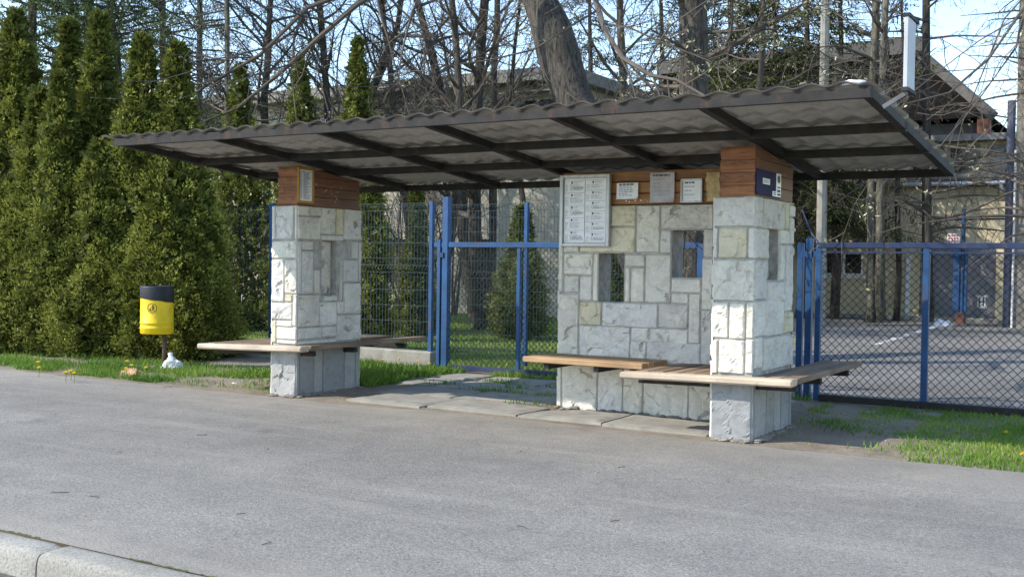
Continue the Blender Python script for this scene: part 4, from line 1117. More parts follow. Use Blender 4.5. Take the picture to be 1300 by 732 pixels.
def bare_tree(label, base, path, r0, r1, seed, group=None, bark='bark', twig='twig', H=9, buds=0, kids=(11, 8, 8), lr=(-3.0, .5, .45), up=(0, .05, -.02), ang=(62, 46, 42), t0=(.3, .25, .15), levels=3, extra=None, name='bare_tree', cat='tree', wob=(0, .13, .17, .2)):
    t = thing(name, label, cat, (0, 0, 0), group)
    T = TreeGen(seed, levels, kids, lr, (0,) + tuple(up), wob, ang, t0, rr=.5, rmin=.0045)
    P = [V(p) for p in path]
    fine = []
    for i in range(len(P) - 1):
        for k in range(4):
            u = k / 4; q = P[i].lerp(P[i + 1], u); fine.append(q + V((noise.noise(q * .8 + V((seed, 0, 0))), noise.noise(q * .8 + V((0, seed, 0))), 0)) * .07 * min(1, r0 * 6))
    fine.append(P[-1])
    T.emit(fine, r0, 0, r1)
    # root flare
    T.trunk.tube([fine[0] + V((0, 0, -.05)), fine[0] + V((0, 0, .12)), fine[0].lerp(fine[1], .5)], [r0 * 1.28, r0 * 1.1, r0], 12, wob=.3)
    if extra:
        for pts, ra, rb, lv in extra:
            T.emit([V(p) for p in pts], ra, lv, rb)
    T.trunk.build('trunk', M[bark], t, smooth=True); T.crown.build('branches', M[twig], t)
    if buds: leaf_cloud('foliage', t, T.nodes, buds, .045, M['buds'], seed, .2, .02, .62)
    return t

LG = 'big lime trees behind the shelter'
Y1 = 14.5
A = lambda px, py, y: tuple(ony(px, py, y))
limb1 = [A(640, -60, 13.8), A(560, -30, 13.2), A(500, -25, 12.7), A(453, 6, 12.3), A(407, 46, 12.0), A(357, 92, 11.7), A(300, 138, 11.4), A(250, 158, 11.2)]
limb2 = [A(470, -20, 12.4), A(390, 10, 12.0), A(330, 70, 11.5), A(260, 110, 11.2), A(205, 150, 11.0), A(160, 158, 10.9)]
limb3 = [A(740, -80, 14.0), A(752, -20, 12.4), A(757, 5, 11.6), A(769, 41, 11.0), A(791, 74, 10.6), A(827, 96, 10.3), A(860, 102, 10.2), A(903, 127, 10.1)]
bare_tree('massive grey lime trunk leaning left, rising behind the middle of the roof', None,
          [(-5.95, Y1, -.1), (-6.75, Y1, 1.7), A(736, 142, Y1), A(700, 40, Y1), A(684, 0, Y1), A(664, -60, Y1), A(650, -160, Y1 + .3), A(660, -330, Y1 + .6)], .40, .15, 101, LG, H=9, buds=5,
          kids=(12, 11, 8), lr=(-2.8, .5, .42), t0=(.60, .15, .1), up=(-.02, -.05, -.03),
          extra=[(limb1, .075, .012, 1), (limb2, .045, .008, 1), (limb3, .045, .012, 1)])
bare_tree('thick upright lime trunk rising behind the right half of the roof', None,
          [(-5.93, Y1, -.1), (-5.92, Y1, 2.2), A(881, 130, Y1), A(879, 0, Y1), A(876, -120, Y1), A(885, -330, Y1)], .275, .13, 102, LG, buds=6,
          kids=(18, 10, 8), lr=(-2.4, .5, .42), t0=(.36, .2, .1), up=(-.03, -.06, -.03))
limb4 = [A(1345, -60, 12.6), A(1300, 10, 12.2), A(1255, 75, 11.7), A(1205, 118, 11.2), A(1150, 132, 10.9), A(1120, 150, 10.8)]
limb5 = [A(1345, -90, 12.6), A(1310, -20, 12.4), A(1290, 60, 12.0), A(1240, 130, 11.6), A(1190, 190, 11.3)]
bare_tree('budding lime reaching in from the right edge, its branches beside the box sign', None, [(2.2, 13.6, -.1), (2.1, 13.5, 2.5), (1.9, 13.3, 4.6), (2.0, 13.6, 8)], .2, .1, 103, LG, buds=8,
          kids=(3, 5, 6), lr=(-1.8, .45, .42), t0=(.6, .2, .1), up=(-.03, -.05, -.03), extra=[([(1.95, 13.3, 4.4)] + limb4, .022, .006, 1), ([(1.95, 13.3, 4.8)] + limb5, .022, .006, 1)])
BG = 'bare trees on the lawn behind the shelter'
def up_path(pts, y, top=None):
    P = [A(px, py, y) for px, py in pts]
    if top: P.append(A(top[0], top[1], y))
    return P
for (label, pts, y, r0, r1, seed, kids, lr) in (
    ('bare tree with a straight dark trunk seen through the wicket gate', [(612, 418), (607, 330), (603, 250), (606, 140), (616, 0), (622, -160)], 18.9, .165, .07, 201, (20, 10, 8), (-3.4, .5, .45)),
    ('bare tree with a slim trunk leaning right, beside the straight trunk at the gate', [(556, 415), (567, 330), (580, 250), (586, 140), (575, 0), (560, -150)], 18.0, .12, .05, 202, (20, 10, 8), (-3.4, .5, .45)),
    ('bare tree with a pale trunk leaning left above the roof, left of the twin stems', [(602, 418), (586, 250), (566, 140), (530, 0), (505, -140)], 20.5, .15, .06, 203, (22, 10, 8), (-3.4, .5, .45)),
    ('slim bare tree leaning strongly left above the third rafter', [(527, 416), (516, 250), (502, 153), (487, 16), (478, -140)], 21.5, .11, .05, 204, (22, 10, 8), (-3.2, .5, .45)),
    ('bare tree with a bent trunk left of the leaning slim tree', [(470, 416), (455, 250), (470, 120), (505, 40), (520, -140)], 22.5, .13, .05, 205, (24, 10, 8), (-3.6, .5, .45)),
    ('bare tree with twin-looking straight stem just left of the big leaning lime', [(626, 416), (626, 250), (627, 140), (631, 0), (640, -150)], 21.0, .10, .06, 206, (11, 8, 7), (-2.6, .5, .45)),
    ('small bare tree with a thin curving stem between the leaning lime and the tan building', [(688, 416), (664, 250), (648, 140), (654, 60), (668, -60)], 19.5, .07, .03, 207, (6, 6, 5), (-2.2, .5, .45)),
    ('tangled grey bare tree above the left end of the roof, behind the thujas', [(345, 430), (340, 250), (335, 120), (345, 0), (350, -150)], 18.5, .12, .05, 208, (28, 11, 9), (-3.4, .5, .45)),
    ('tangled grey bare tree between the two thuja spires over the roof', [(420, 425), (415, 250), (416, 120), (405, 0), (400, -150)], 20.0, .12, .05, 209, (30, 11, 9), (-3.6, .5, .45)),
    ('thin dark bare tree between the two big lime trunks', [(800, 412), (797, 250), (792, 120), (787, 0), (784, -150)], 20.0, .12, .05, 210, (18, 10, 8), (-3.0, .5, .45))):
    bare_tree(label, None, up_path(pts, y), r0, r1, seed, BG, 'bark_dark' if seed % 2 else 'bark', 'twig', kids=kids, lr=lr, t0=(.33, .2, .12), up=(.05, .03, 0))
# low twiggy shrub mass above the roof between 560 and 620 px is the shrubs at the lawn's back
for (label, px, y, seed) in (('bare shrub with many thin stems behind the roof, left of the straight dark trunk', 575, 23.6, 231), ('bare shrub with many thin stems behind the leaning slim tree', 520, 23.4, 232)):
    t = thing('bare_shrub', label, 'shrub', (0, 0, 0), 'bare shrubs behind the shelter'); T = TreeGen(seed, 3, (0, 6, 6), (0, .5, .5), (0, .06, .03, 0), (0, .12, .18, .2), (0, 38, 40), (0, .25, .15), rmin=.0045)
    b = onz(px, 415, 0); b = V((ony(px, 300, y).x, y, 0))
    for k in range(11):
        a = T.r.uniform(0, 6.28); d = V((math.cos(a) * .35, math.sin(a) * .35, 1)); T.emit(T.path(b + V((math.cos(a), math.sin(a), 0)) * .2, d, T.r.uniform(4.0, 6.0), 1), .03, 1)
    T.crown.build('stems', M['twig'], t)

# ---- larches with thin fresh green, behind the hedge
def larch(label, pts, y, r0, r1, seed, nb, Lb, green, group='larches behind the hedge', bark='bark_grey', dens=7):
    t = thing('larch', label, 'tree', (0, 0, 0), group)
    T = TreeGen(seed, 3, (nb, 11, 3), (-Lb, .30, .5), (0, -.015, -.16, -.12), (0, .07, .12, .12), (84, 62, 40), (.22, .12, .2), seg=(9, 7, 5, 3), rr=.4, rmin=.004)
    P = [V(p) for p in up_path(pts, y)]; fine = []
    for i in range(len(P) - 1):
        for k in range(3): fine.append(P[i].lerp(P[i + 1], k / 3))
    fine.append(P[-1]); T.emit(fine, r0, 0, r1)
    T.trunk.build('trunk', M[bark], t, smooth=True); T.crown.build('branches', M['twig'], t)
    if green: leaf_cloud('needle_tufts', t, T.nodes, dens, .06, M['larch'], seed, .6, .05, 0)
for (label, pts, y, r0, seed, nb, Lb, gr) in (
    ('larch with a thick grey trunk behind the tallest left thuja', [(40, 440), (42, 250), (41, 0), (41, -200)], 15.2, .15, 301, 70, 2.8, 1),
    ('larch with a slim reddish trunk between the first two thuja spires', [(92, 440), (91, 250), (90, 0), (90, -200)], 16.0, .11, 302, 64, 2.6, 1),
    ('larch with a forked-looking trunk above the second thuja spire', [(118, 440), (115, 250), (113, 0), (112, -200)], 17.0, .19, 303, 70, 3.0, 1),
    ('larch with a dark trunk leaning right between the thuja spires', [(165, 440), (158, 200), (148, 60), (138, 0), (125, -150)], 16.5, .11, 304, 64, 2.8, 1),
    ('larch with fresh green drooping sprays above the thujas behind the bin', [(215, 440), (210, 250), (206, 0), (206, -200)], 18.0, .12, 305, 80, 3.4, 1),
    ('larch with a straight thin bare trunk above the left end of the roof', [(291, 440), (290, 250), (288, 0), (287, -200)], 16.0, .085, 306, 66, 2.6, 0),
    ('larch with pale green sprays in the gap left of the roof end', [(250, 440), (252, 250), (254, 0), (255, -200)], 21.0, .12, 307, 80, 3.4, 1)):
    larch(label, pts, y, r0, r0 * .4, seed, nb, Lb, gr)

# ---- dark spruces on the right
def spruce(label, px, y, H, r0, seed, nb, Lb, zmin, dens=1.0, basepx=None, group='dark spruces behind the right half of the roof', bare=.25, tint=0.0, bark='bark_dark'):
    t = thing('spruce', label, 'spruce', (0, 0, 0), group); g = random.Random(seed); gn = np.random.default_rng(seed)
    b = V((ony(px, 300, y).x, y, -.1)); mbt = MB()
    mbt.tube([b + V((.05 * math.sin(k * 1.7), 0, (H + .1) * k / 8)) for k in range(9)], [r0 * (1 - .85 * k / 8) for k in range(9)], 9, wob=.2)
    mbt.build('trunk', M[bark], t, smooth=True)
    br = MB(); C = []; D = []; S = []
    for k in range(nb):
        f = (k + g.random()) / nb; z = zmin + (H - zmin) * f; a = g.uniform(0, 6.283); L = Lb * (1 - f) ** .8 * g.uniform(.6, 1.1) + .25
        n = 7; p = b + V((0, 0, z)); d = V((math.cos(a), math.sin(a), .1 - .25 * (1 - f))).normalized(); pts = [p]
        for i in range(n):
            d = (d + V((g.gauss(0, .06), g.gauss(0, .06), -.03 + (.11 if i > 4 else 0)))).normalized(); p = p + d * (L / n); pts.append(p)
        br.tube(pts, [max(.004, .022 * (1 - .8 * i / n)) for i in range(n + 1)], 4, cap=False)
        live = g.random() > bare
        m = int(L * 11 * dens)
        for i in range(m):
            u = .12 + .88 * (i + g.random()) / m; q = u * n; j = min(int(q), n - 1); c = pts[j].lerp(pts[j + 1], q - j); tg = (pts[j + 1] - pts[j]).normalized()
            sd = tg.cross(V((0, 0, 1))).normalized() * g.choice((-1, 1)); dd = (tg * .55 + sd * g.uniform(.2, .9) + V((0, 0, -g.uniform(.15, .95)))).normalized()
            tl = g.uniform(.22, .55) * min(1, L)
            e = c + dd * tl
            if not live: br.tube([c, c + dd * tl * .6 + V((0, 0, -.02)), e + V((0, 0, -.10))], [.005, .004, .003], 3, cap=False); continue
            for s_ in range(8): C.append(tuple(c.lerp(e, (s_ + .3) / 8))); D.append(tuple((dd + V((g.gauss(0, .5), g.gauss(0, .5), g.gauss(0, .4)))).normalized())); S.append(tl)
    br.build('branches', M['twig'], t)
    if C:
        C = np.array(C); D = np.array(D); n = len(C); w = unit(np.cross(D, gn.normal(0, 1, (n, 3)) + np.array([0, 0, .8])))
        L = .13 * (.6 + .8 * gn.random(n)); W = .022 + .024 * gn.random(n)
        quads_mesh('foliage', fan(C, D, w, L, W), tint + .35 + .3 * gn.random(n) + .25 * np.sin(C[:, 2] * 2 + C[:, 0]), M['spruce'], t)
for args in (
    ('dark spruce between the leaning lime and the upright lime, farthest left of the spruces', 745, 36, 14, .18, 401, 110, 3.0, 2.5, 1.2),
    ('dark spruce just left of the upright lime trunk', 835, 38, 15, .2, 402, 120, 3.2, 2.5, 1.2),
    ('dark spruce just right of the upright lime trunk', 922, 30, 12, .16, 403, 150, 2.7, 3.2, 1.6, None, 'dark spruces behind the right half of the roof', .06, .12),
    ('full dark spruce above the right pillar', 978, 30.2, 12, .15, 404, 160, 2.8, 3.2, 1.6, None, 'dark spruces behind the right half of the roof', .06, .15),
    ('dark spruce standing in front of the white-framed window', 1061, 29.8, 12, .14, 405, 80, 2.2, 2.3, 1.0, None, 'dark spruces behind the right half of the roof', .7),
    ('slender spruce with thin trunk behind the chain-link, between the trunks', 1140, 30.2, 11, .09, 407, 60, 2.0, 2.4, 1.0, None, 'dark spruces behind the right half of the roof', .75),
    ('dark spruce behind the concrete pole', 1018, 29.6, 12, .15, 408, 140, 2.6, 2.4, 1.5, None, 'dark spruces behind the right half of the roof', .08, .08)):
    spruce(*args)
bare_tree('double-stemmed grey tree behind the sliding gate', None, up_path([(1105, 406), (1107, 300), (1108, 150), (1112, 0), (1114, -170)], 27.3), .115, .08, 420, 'grey trees at the back of the yard', 'bark_grey', kids=(14, 6, 5), lr=(-2.6, .5, .45), t0=(.45, .2, .12),
          extra=[([A(1118, 406, 27.2), A(1117, 300, 27.2), A(1119, 150, 27.2), A(1124, 0, 27.2)], .115, .08, 0)])
bare_tree('slim dark bare tree above the yard between spruces, left of the concrete pole', None, up_path([(958, 404), (960, 250), (966, 100), (970, 0), (976, -120)], 24.5), .09, .05, 422, 'grey trees at the back of the yard', 'bark_dark', kids=(14, 6, 5), lr=(-2.2, .5, .45), t0=(.4, .2, .12), buds=3)
larch('bare dark larch with long hanging twigs in front of the cream garage', [(1178, 408), (1177, 250), (1176, 0), (1175, -200)], 28.0, .135, .06, 430, 52, 3.4, 0, 'larches at the garage', 'bark_dark')
larch('bare larch with thin horizontal branches at the right edge, against the sky', [(1330, 408), (1330, 250), (1328, 0), (1326, -200)], 27, .13, .05, 431, 62, 3.8, 0, 'larches at the garage', 'bark_dark')

# ------------------------------------------------------------------ BUILDINGS
def window(parent, x0, x1, z0, z1, y, bars=1, mat='white', depth=.12):
    f = MB(); w = .07
    f.box(x0, y - .02, z0, x0 + w, y + .05, z1); f.box(x1 - w, y - .02, z0, x1, y + .05, z1); f.box(x0 + w, y - .02, z0, x1 - w, y + .05, z0 + w); f.box(x0 + w, y - .02, z1 - w, x1 - w, y + .05, z1)
    for k in range(bars):
        xc = x0 + (x1 - x0) * (k + 1) / (bars + 1); f.box(xc - .03, y - .018, z0 + w, xc + .03, y + .048, z1 - w)
    o = f.build('window', M[mat], parent)
    g = MB(); g.box(x0 + w, y + .015, z0 + w, x1 - w, y + .03, z1 - w); g.build('pane', M['glass'], o)
    s = MB(); s.box(x0 - .06, y - .14, z0 - .08, x1 + .06, y - .003, z0 - .004, bev=.01); s.build('sill', M[mat if mat != 'darkwall' else 'concrete'], o)
def walls_with_holes(mb, x0, x1, z0, z1, y, th, holes):
    """front wall split round rectangular openings"""
    xs = sorted(set([x0, x1] + [h[0] for h in holes] + [h[1] for h in holes])); 
    for a, b in zip(xs[:-1], xs[1:]):
        hs = sorted([(h[2], h[3]) for h in holes if h[0] < b - 1e-6 and h[1] > a + 1e-6]); z = z0
        for p, q in hs:
            if p > z + 1e-6: mb.box(a, y, z, b, y + th, p)
            z = q
        if z < z1 - 1e-6: mb.box(a, y, z, b, y + th, z1)

# tan building behind the lawn
t = thing('tan_building', 'two-storey tan rendered building with a flat roof behind the bare trees', 'building', (0, 0, 0)); y = 25.0
wins = [(-15.2, -13.95, 4.45, 5.72), (-16.85, -15.75, .75, 2.0), (-18.6, -17.5, 4.4, 5.7), (-19.6, -18.5, .75, 2.0), (-22.2, -21.0, 4.4, 5.7), (-22.4, -21.3, .75, 2.0), (-26, -24.8, 4.4, 5.7), (-26, -24.8, .75, 2.0)]
mb = MB(); walls_with_holes(mb, -38, -13.7, -.3, 6.05, y, .35, wins); mb.box(-38, y + .36, -.3, -37.7, 34, 6.05); mb.box(-14.0, y + .36, -.3, -13.7, 34, 6.05); mb.box(-37.7, 33.7, -.3, -14.0, 34, 6.05); mb.box(-37.6, y + 1.6, -.3, -14.1, y + 1.7, 6.0)
mb.build('wall', M['tan'], t)
mb = MB(); mb.box(-38.5, y - .55, 6.052, -13.3, 34.5, 6.2); mb.box(-38.4, y - .45, 6.202, -13.4, 34.4, 6.40); mb.build('roof', M['roofedge'], t)
for w in wins: window(t, *w, y + .12, 1, 'tan' if w[2] > 3 else 'darkwall')
mb = MB(); mb.box(-15.5, y - .35, 5.80, -13.8, y - .002, 5.9); mb.build('window_hood', M['concrete_dark'], t)
mb = MB(); mb.tube([V((-20.9, y - .08, -.1)), V((-20.9, y - .08, 6.0))], .06, 8); mb.build('drainpipe', M['zinc'], t)

# cream garage at the back of the yard
t = thing('garage_building', 'low cream rendered garage with grey double doors at the back of the yard', 'building', (0, 0, 0)); y = 31.74
hl = [(-8.85, -7.74, 1.15, 1.83), (-6.21, -4.27, -.02, 2.05), (-3.6, -2.3, .5, 2.3), (-12.5, -11.2, 1.0, 2.0)]
mb = MB(); walls_with_holes(mb, -14.5, 4, -.3, 3.6, y, .3, hl); mb.box(-14.5, y + .301, -.3, -14.2, 40, 3.6); mb.box(-14, y + 1.4, -.3, 3.9, y + 1.5, 3.5)
mb.build('wall', M['cream'], t)
mb = MB(); mb.box(-14.8, y - .30, 3.602, 4.3, 40, 3.74); mb.build('roof', M['rooftile'], t)
mb = MB(); mb.tube([V((-14.8, y - .36, 3.66)), V((-4.05, y - .36, 3.66))], .06, 8); mb.build('gutter', M['zinc'], t)
mb = MB(); mb.tube([V((-4.15, y - .36, 3.62)), V((-4.13, y - .30, 3.45)), V((-3.98, y - .12, 3.35)), V((-3.98, y - .1, 3.1))], .05, 8); mb.build('drainpipe', M['zinc'], t)
window(t, *hl[0], y + .1, 1, 'white'); window(t, *hl[2], y + .1, 1, 'darkwall'); window(t, *hl[3], y + .1, 1, 'white')
d = MB()
for a, b in ((-6.20, -5.25), (-5.24, -4.28)):
    d.box(a, y + .08, .0, b, y + .13, 2.04, bev=.006)
    for k in range(6): xx = a + (b - a) * (k + .5) / 6; d.box(xx - .006, y + .074, .03, xx + .006, y + .081, 2.0)
do = d.build('garage_door', M['greydoor'], t)
# white plate with a barred H on the door
pl = ony(1246, 383, y + .07); mb = MB(); mb.box(pl.x - .14, y + .06, pl.z - .17, pl.x + .14, y + .07, pl.z + .17)
yy = y + .0585
for a, b, c, e in ((-.13, -.105, -.15, .15), (.105, .13, -.15, .15), (-.07, -.035, -.12, .12), (.035, .07, -.12, .12), (-.035, .035, -.018, .018)):
    mb.add([(pl.x + a, yy, pl.z + c), (pl.x + b, yy, pl.z + c), (pl.x + b, yy, pl.z + e), (pl.x + a, yy, pl.z + e)], [(0, 1, 2, 3)], 1)
mb.build('door_plate', [M['white'], M['black']], do)
for px in (1140.5, 1152):
    x = ony(px, 370, y - .06).x; mb = MB(); mb.box(x - .05, y - .08, -.05, x + .05, y - .002, 1.75 if px > 1150 else 1.5); mb.build('white_strip', M['white'], t)
# set-back upper storey with a row of framed windows
up = [(-6.75 + k * 1.02, -6.75 + k * 1.02 + .86, 3.98, 4.82) for k in range(9)]
mb = MB(); walls_with_holes(mb, -7.2, 4, 3.742, 4.9, y + 1.0, .25, up); mb.box(-7.2, y + 1.26, 3.742, -6.95, 40, 4.9); mb.box(-6.9, y + 2.2, 3.742, 3.9, y + 2.3, 4.85); mb.build('upper_wall', M['cream'], t)
mb = MB(); mb.box(-7.6, y + .6, 4.902, 4.4, 40, 5.08); mb.build('upper_roof', M['roofedge'], t)
for w in up: window(t, *w, y + 1.05, 0, 'concrete')

# dark gabled house behind the spruces
t = thing('dark_house', 'tall dark house with a pale roof edge behind the spruces', 'building', (0, 0, 0)); y = 36.0
mb = MB(); ex = ony(1262, 150, y); ap = ony(1172, 47, y); lx = -15.5; xr0 = ex.x - .35
mb.box(lx, y, -.3, xr0, 46, ex.z - .1); mb.build('wall', M['darkwall'], t)
mb = MB()      # mansard-like roof: ridge running left, slope falling to the right eave
ez, az = ex.z, ap.z; ym = 41
v_ = [(lx - .4, y - .4, ez), (ex.x, y - .4, ez), (ex.x, 46.4, ez), (lx - .4, 46.4, ez), (lx - .4, y + .2, az - .5), (ap.x - .2, y + .2, az - .5), (ap.x - .2, 45, az - .5), (lx - .4, 45, az - .5)]
mb.add(v_, [(0, 1, 5, 4), (1, 2, 6, 5), (2, 3, 7, 6), (3, 0, 4, 7), (4, 5, 6, 7), (3, 2, 1, 0)]); mb.build('roof', M['rooftile'], t)
mb = MB(); mb.bar((lx - .5, y + .1, az - .25), (ap.x, y + .1, az - .25), .5, .5); mb.bar((ap.x - .15, y + .12, az - .44), (ex.x + .05, y - .45, ez + .0), .3, .26); mb.build('roof_edge', plain('grey_verge_board', (.10, .094, .088), .85, .3, 3), t)
cp = ony(1254, 160, y); mb = MB(); mb.box(cp.x - .25, y - .35, cp.z - .3, cp.x + .1, y - .002, cp.z + .25); mb.build('brick_bracket', plain('red_brick', (.19, .08, .05), .9, .3, 9), t)

# ------------------------------------------------------------------ POLES
yp = 26.6
b = ony(1041, 408, yp); tp = ony(1050, -120, yp)
mb = MB(); mb.tube([V((b.x, yp, -.1)), V((tp.x, yp, tp.z))], [.13, .095], 8)
tag(mb.build('concrete_pole', M['concrete'], smooth=False), 'slim pale concrete pole behind the right pillar', 'pole')
yp = 29.0; b = ony(1296, 408, yp); tp = ony(1293, -150, yp)
t = thing('power_pole', 'thick concrete power pole at the right edge with a navy pipe on its side', 'pole', (b.x, yp, 0))
mb = MB(); mb.box(-.19, -.15, -.1, .19, .15, tp.z, bev=.03); mb.build('shaft', M['concrete_dark'], t)
q = ony(1283, 126, yp - .3); mb = MB(); mb.tube([V((q.x - b.x, -.06, -.05)), V((q.x - b.x, -.06, q.z))], .095, 10); mb.build('cable_pipe', plain('navy_grey_pipe', (.10, .105, .15), .5, .25, 4), t)
q2 = ony(1289, 190, yp - .3); mb = MB(); mb.tube([V((q2.x - b.x - .0, -.2, -.05)), V((q2.x - b.x, -.2, q2.z))], .028, 8); mb.build('conduit', M['white'], t)
# blue barrier post in front of the garage doors
yp = 29.5; q = ony(1219, 405, yp)
t = thing('barrier_post', 'tall thin blue post with a thicker blue foot in front of the garage doors', 'post', (q.x, yp, 0))
mb = MB(); mb.tube([V((0.03, 0, 0)), V((.03, 0, ony(1221, 265, yp).z))], .05, 8); mb.build('mast', M['blue'], t)
zt2 = ony(1218, 313, yp).z
mb = MB(); mb.box(-.19, -.06, .3, -.03, .06, zt2, bev=.01); mb.box(.085, -.06, .3, .15, .06, zt2 - .1, bev=.01); mb.build('foot', M['blue'], t)
mb = MB(); mb.box(-.1, -.08, -.05, .1, .08, .3, bev=.01); mb.build('base', plain('rusty_base', (.12, .06, .05), .8, .3, 6), t)
mb = MB(); zr2 = ony(1215, 303, yp).z; xq = ony(1212, 303, yp).x - q.x; mb.box(xq - .17, -.07, zr2 - .13, xq + .13, -.055, zr2 + .13)
for r in range(3): 
    for k in range(4): x = xq - .14 + k * .065; mb.add([(x, -.072, zr2 - .09 + r * .075), (x + .045, -.072, zr2 - .09 + r * .075), (x + .045, -.072, zr2 - .05 + r * .075), (x, -.072, zr2 - .05 + r * .075)], [(0, 1, 2, 3)], 1)
mb.build('sign_plate', [M['white'], M['red']], t)
yw = 29.6; zc = ony(1240, 279, yw).z
mb = MB(); mb.tube([V((ony(1185, 279, yw).x, yw, zc)), V((ony(1290, 279, yw).x, yw, zc + .02))], .022, 6)
tag(mb.build('barrier_bar', M['steel']), 'thin dark horizontal bar across the front of the cream garage', 'bar')
yp = 29.2; q = ony(1107, 400, yp); mb = MB(); mb.tube([V((q.x, yp, -.1)), V((q.x, yp, ony(1108, 312, yp).z))], .04, 8)
tag(mb.build('blue_pipe', M['blue']), 'thin blue pipe in front of the double-stemmed grey tree', 'post')
g = onz(1190, 413, 0); crumple('plastic_bag', 'white plastic bag lying on the yard in front of the garage doors', 'bag', (g.x, g.y, 0), .3, .2, .16, M['bag'], 4.4)

# ------------------------------------------------------------------ GRASS, FLOWERS, LITTER
def blades(name, label, C, h, w, seed, mat='grass', lean=.45, tint0=0.0):
    g = np.random.default_rng(seed); n = len(C); C = np.asarray(C)
    d = unit(np.array([0, 0, 1.0]) + g.normal(0, lean, (n, 3)) * np.array([1, 1, .2])); d[:, 2] = np.abs(d[:, 2])
    s = unit(np.cross(d, g.normal(0, 1, (n, 3)))); L = h * (.5 + .9 * g.random(n)); W = w * (.6 + .8 * g.random(n))
    t = .25 + .5 * g.random(n) + .3 * np.sin(C[:, 0] * 2.1) * np.sin(C[:, 1] * 3.3) + tint0
    o = quads_mesh(name, fan(C, d, s, L, W, .35), t, M[mat])
    return tag(o, label, 'grass', kind='stuff')
def scatter(n, x0, x1, y0, y1, dens, seed, zf=verge_z):
    g = random.Random(seed); out = []
    while len(out) < n:
        x, y = g.uniform(x0, x1), g.uniform(y0, y1)
        if g.random() < dens(x, y): out.append((x, y, zf(x, y) - .008))
    return out
nz = lambda x, y, s=1.3: .5 + noise.noise(V((x * s, y * s, 3))) * .9
def d_left(x, y):
    e = 8.28 + edge_noise(x, 1.1, .1); 
    if y < e: return 0
    if x > -9.6: return max(0, min(1, nz(x, y, 2.2) - .15)) * (1 if y > 8.8 + (x + 9.6) * .5 else .12)
    return min(1, max(0, nz(x, y, 1.9) - .08)) * (1 if y < 8.95 + max(0, x + 12) * .25 else .35)
C = scatter(15000, -14.5, -8.4, 8.25, 9.9, d_left, 1)
blades('grass', 'fresh green grass strip in front of the thuja hedge', C, .082, .010, 2)
def d_mid(x, y):
    edge = -7.62 - .15 * (y - 9.25) / 2
    return (1 if x < edge + .35 * nz(x, y, 2) else .0) * min(1, .3 + nz(x, y, 2))
C = scatter(9000, -9.2, -6.6, 9.3, 11.2, lambda x, y: d_mid(x, y) if x > -7.5 else .35 * nz(x, y), 3)
blades('grass', 'leafy tall grass between the left pillar and the concrete plinth wall', C, .10, .016, 4, tint0=.05)
C = scatter(3000, -7.0, -3.2, 10.7, 11.35, lambda x, y: max(0, nz(x, y, 2.6) - .2) * (1 if y > 11.0 else (.25 if noise.noise(V((x * 3, y * 3, 9))) > .15 else .0)), 5)
blades('grass', 'thin grass growing along the foot of the wicket gate', C, .085, .012, 6, tint0=-.1)
def d_right(x, y):
    if x < -1.75 + .25 * noise.noise(V((y * 2, 0, 0))) - (y - 8.1) * .10:
        return max(0, nz(x, y, 2.4) - .3) * (1.0 if y > 10.2 else (.22 if y > 9.4 else .015))
    e = 8.12 + edge_noise(x, 1.3, .06)
    if y < e: return 0
    return min(1, max(0, .12 + nz(x, y, 1.9))) * (1 if x > -1.3 else .5)
C = scatter(60000, -3.0, 3.2, 8.05, 11.25, d_right, 7)
blades('grass', 'bright green grass in front of the sliding gate on the right', C, .044, .0085, 8, tint0=.15)
C = scatter(34000, -20, -5.7, 12.0, 24.5, lambda x, y: (.25 + nz(x, y, .7)) * (1 if x < -5.8 - max(0, y - 20) * 1.0 else 0), 9, lambda x, y: -.01)
blades('grass', 'sunlit lawn grass behind the wicket gate', C, .06, .02, 10, tint0=.38)
# weeds in the slab joints
W_ = []
g_ = random.Random(12)
for x, y, k in ((-5.35, 9.02, 40), (-6.2, 9.7, 90), (-6.0, 9.72, 60), (-5.5, 9.74, 60), (-6.1, 10.1, 60), (-6.9, 9.9, 60), (-6.5, 10.46, 120), (-5.6, 10.42, 120), (-5.0, 10.3, 90), (-2.6, 9.5, 80), (-2.4, 9.3, 60), (-2.2, 9.15, 50), (-7.95, 8.3, 45), (-8.2, 8.34, 30), (-1.9, 8.35, 20), (-1.75, 8.55, 25)):
    for _ in range(k): W_.append((x + g_.gauss(0, .14), y + g_.gauss(0, .05), .01))
blades('weeds', 'tufts of weeds in the joints of the slabs and on the bare soil', W_, .06, .011, 13, tint0=-.05)

# dandelions
def dandelion(px, py, label, h=.09, s=1.0, grp='dandelions'):
    p = onz(px, py, h); t = thing('dandelion', label, 'dandelion', (p.x, p.y, 0), grp)
    mb = MB(); mb.tube([V((.0, .0, 0)), V((.008, .004, h * .6)), V((0, 0, h))], .004, 5); mb.build('stem', M['stem'], t)
    mb = MB(); n = 14; r = .026 * s
    for ring, (rr, zz, tilt) in enumerate(((r, .0, .25), (r * .72, .006, .5), (r * .4, .010, .9))):
        for j in range(n):
            a = 6.283 * (j + ring * .5) / n; w = .32 * 6.283 / n * 2
            mb.add([(0, 0, h + zz), (rr * .7 * math.cos(a - w), rr * .7 * math.sin(a - w), h + zz + rr * tilt * .7), (rr * math.cos(a), rr * math.sin(a), h + zz + rr * tilt), (rr * .7 * math.cos(a + w), rr * .7 * math.sin(a + w), h + zz + rr * tilt * .7)], [(0, 1, 2, 3)])
    mb.build('flower', M['dandelion'], t)
LA = 'yellow dandelion in the grass strip left of the litter bin'
for px, py in ((48, 460), (49, 467), (83, 473), (90, 471), (94, 474), (161, 459), (160, 468), (167, 464), (185, 467)): dandelion(px, py, LA, .10, 1.25, 'dandelions by the hedge')
LB = 'yellow dandelion in the grass between left pillar and plinth wall'
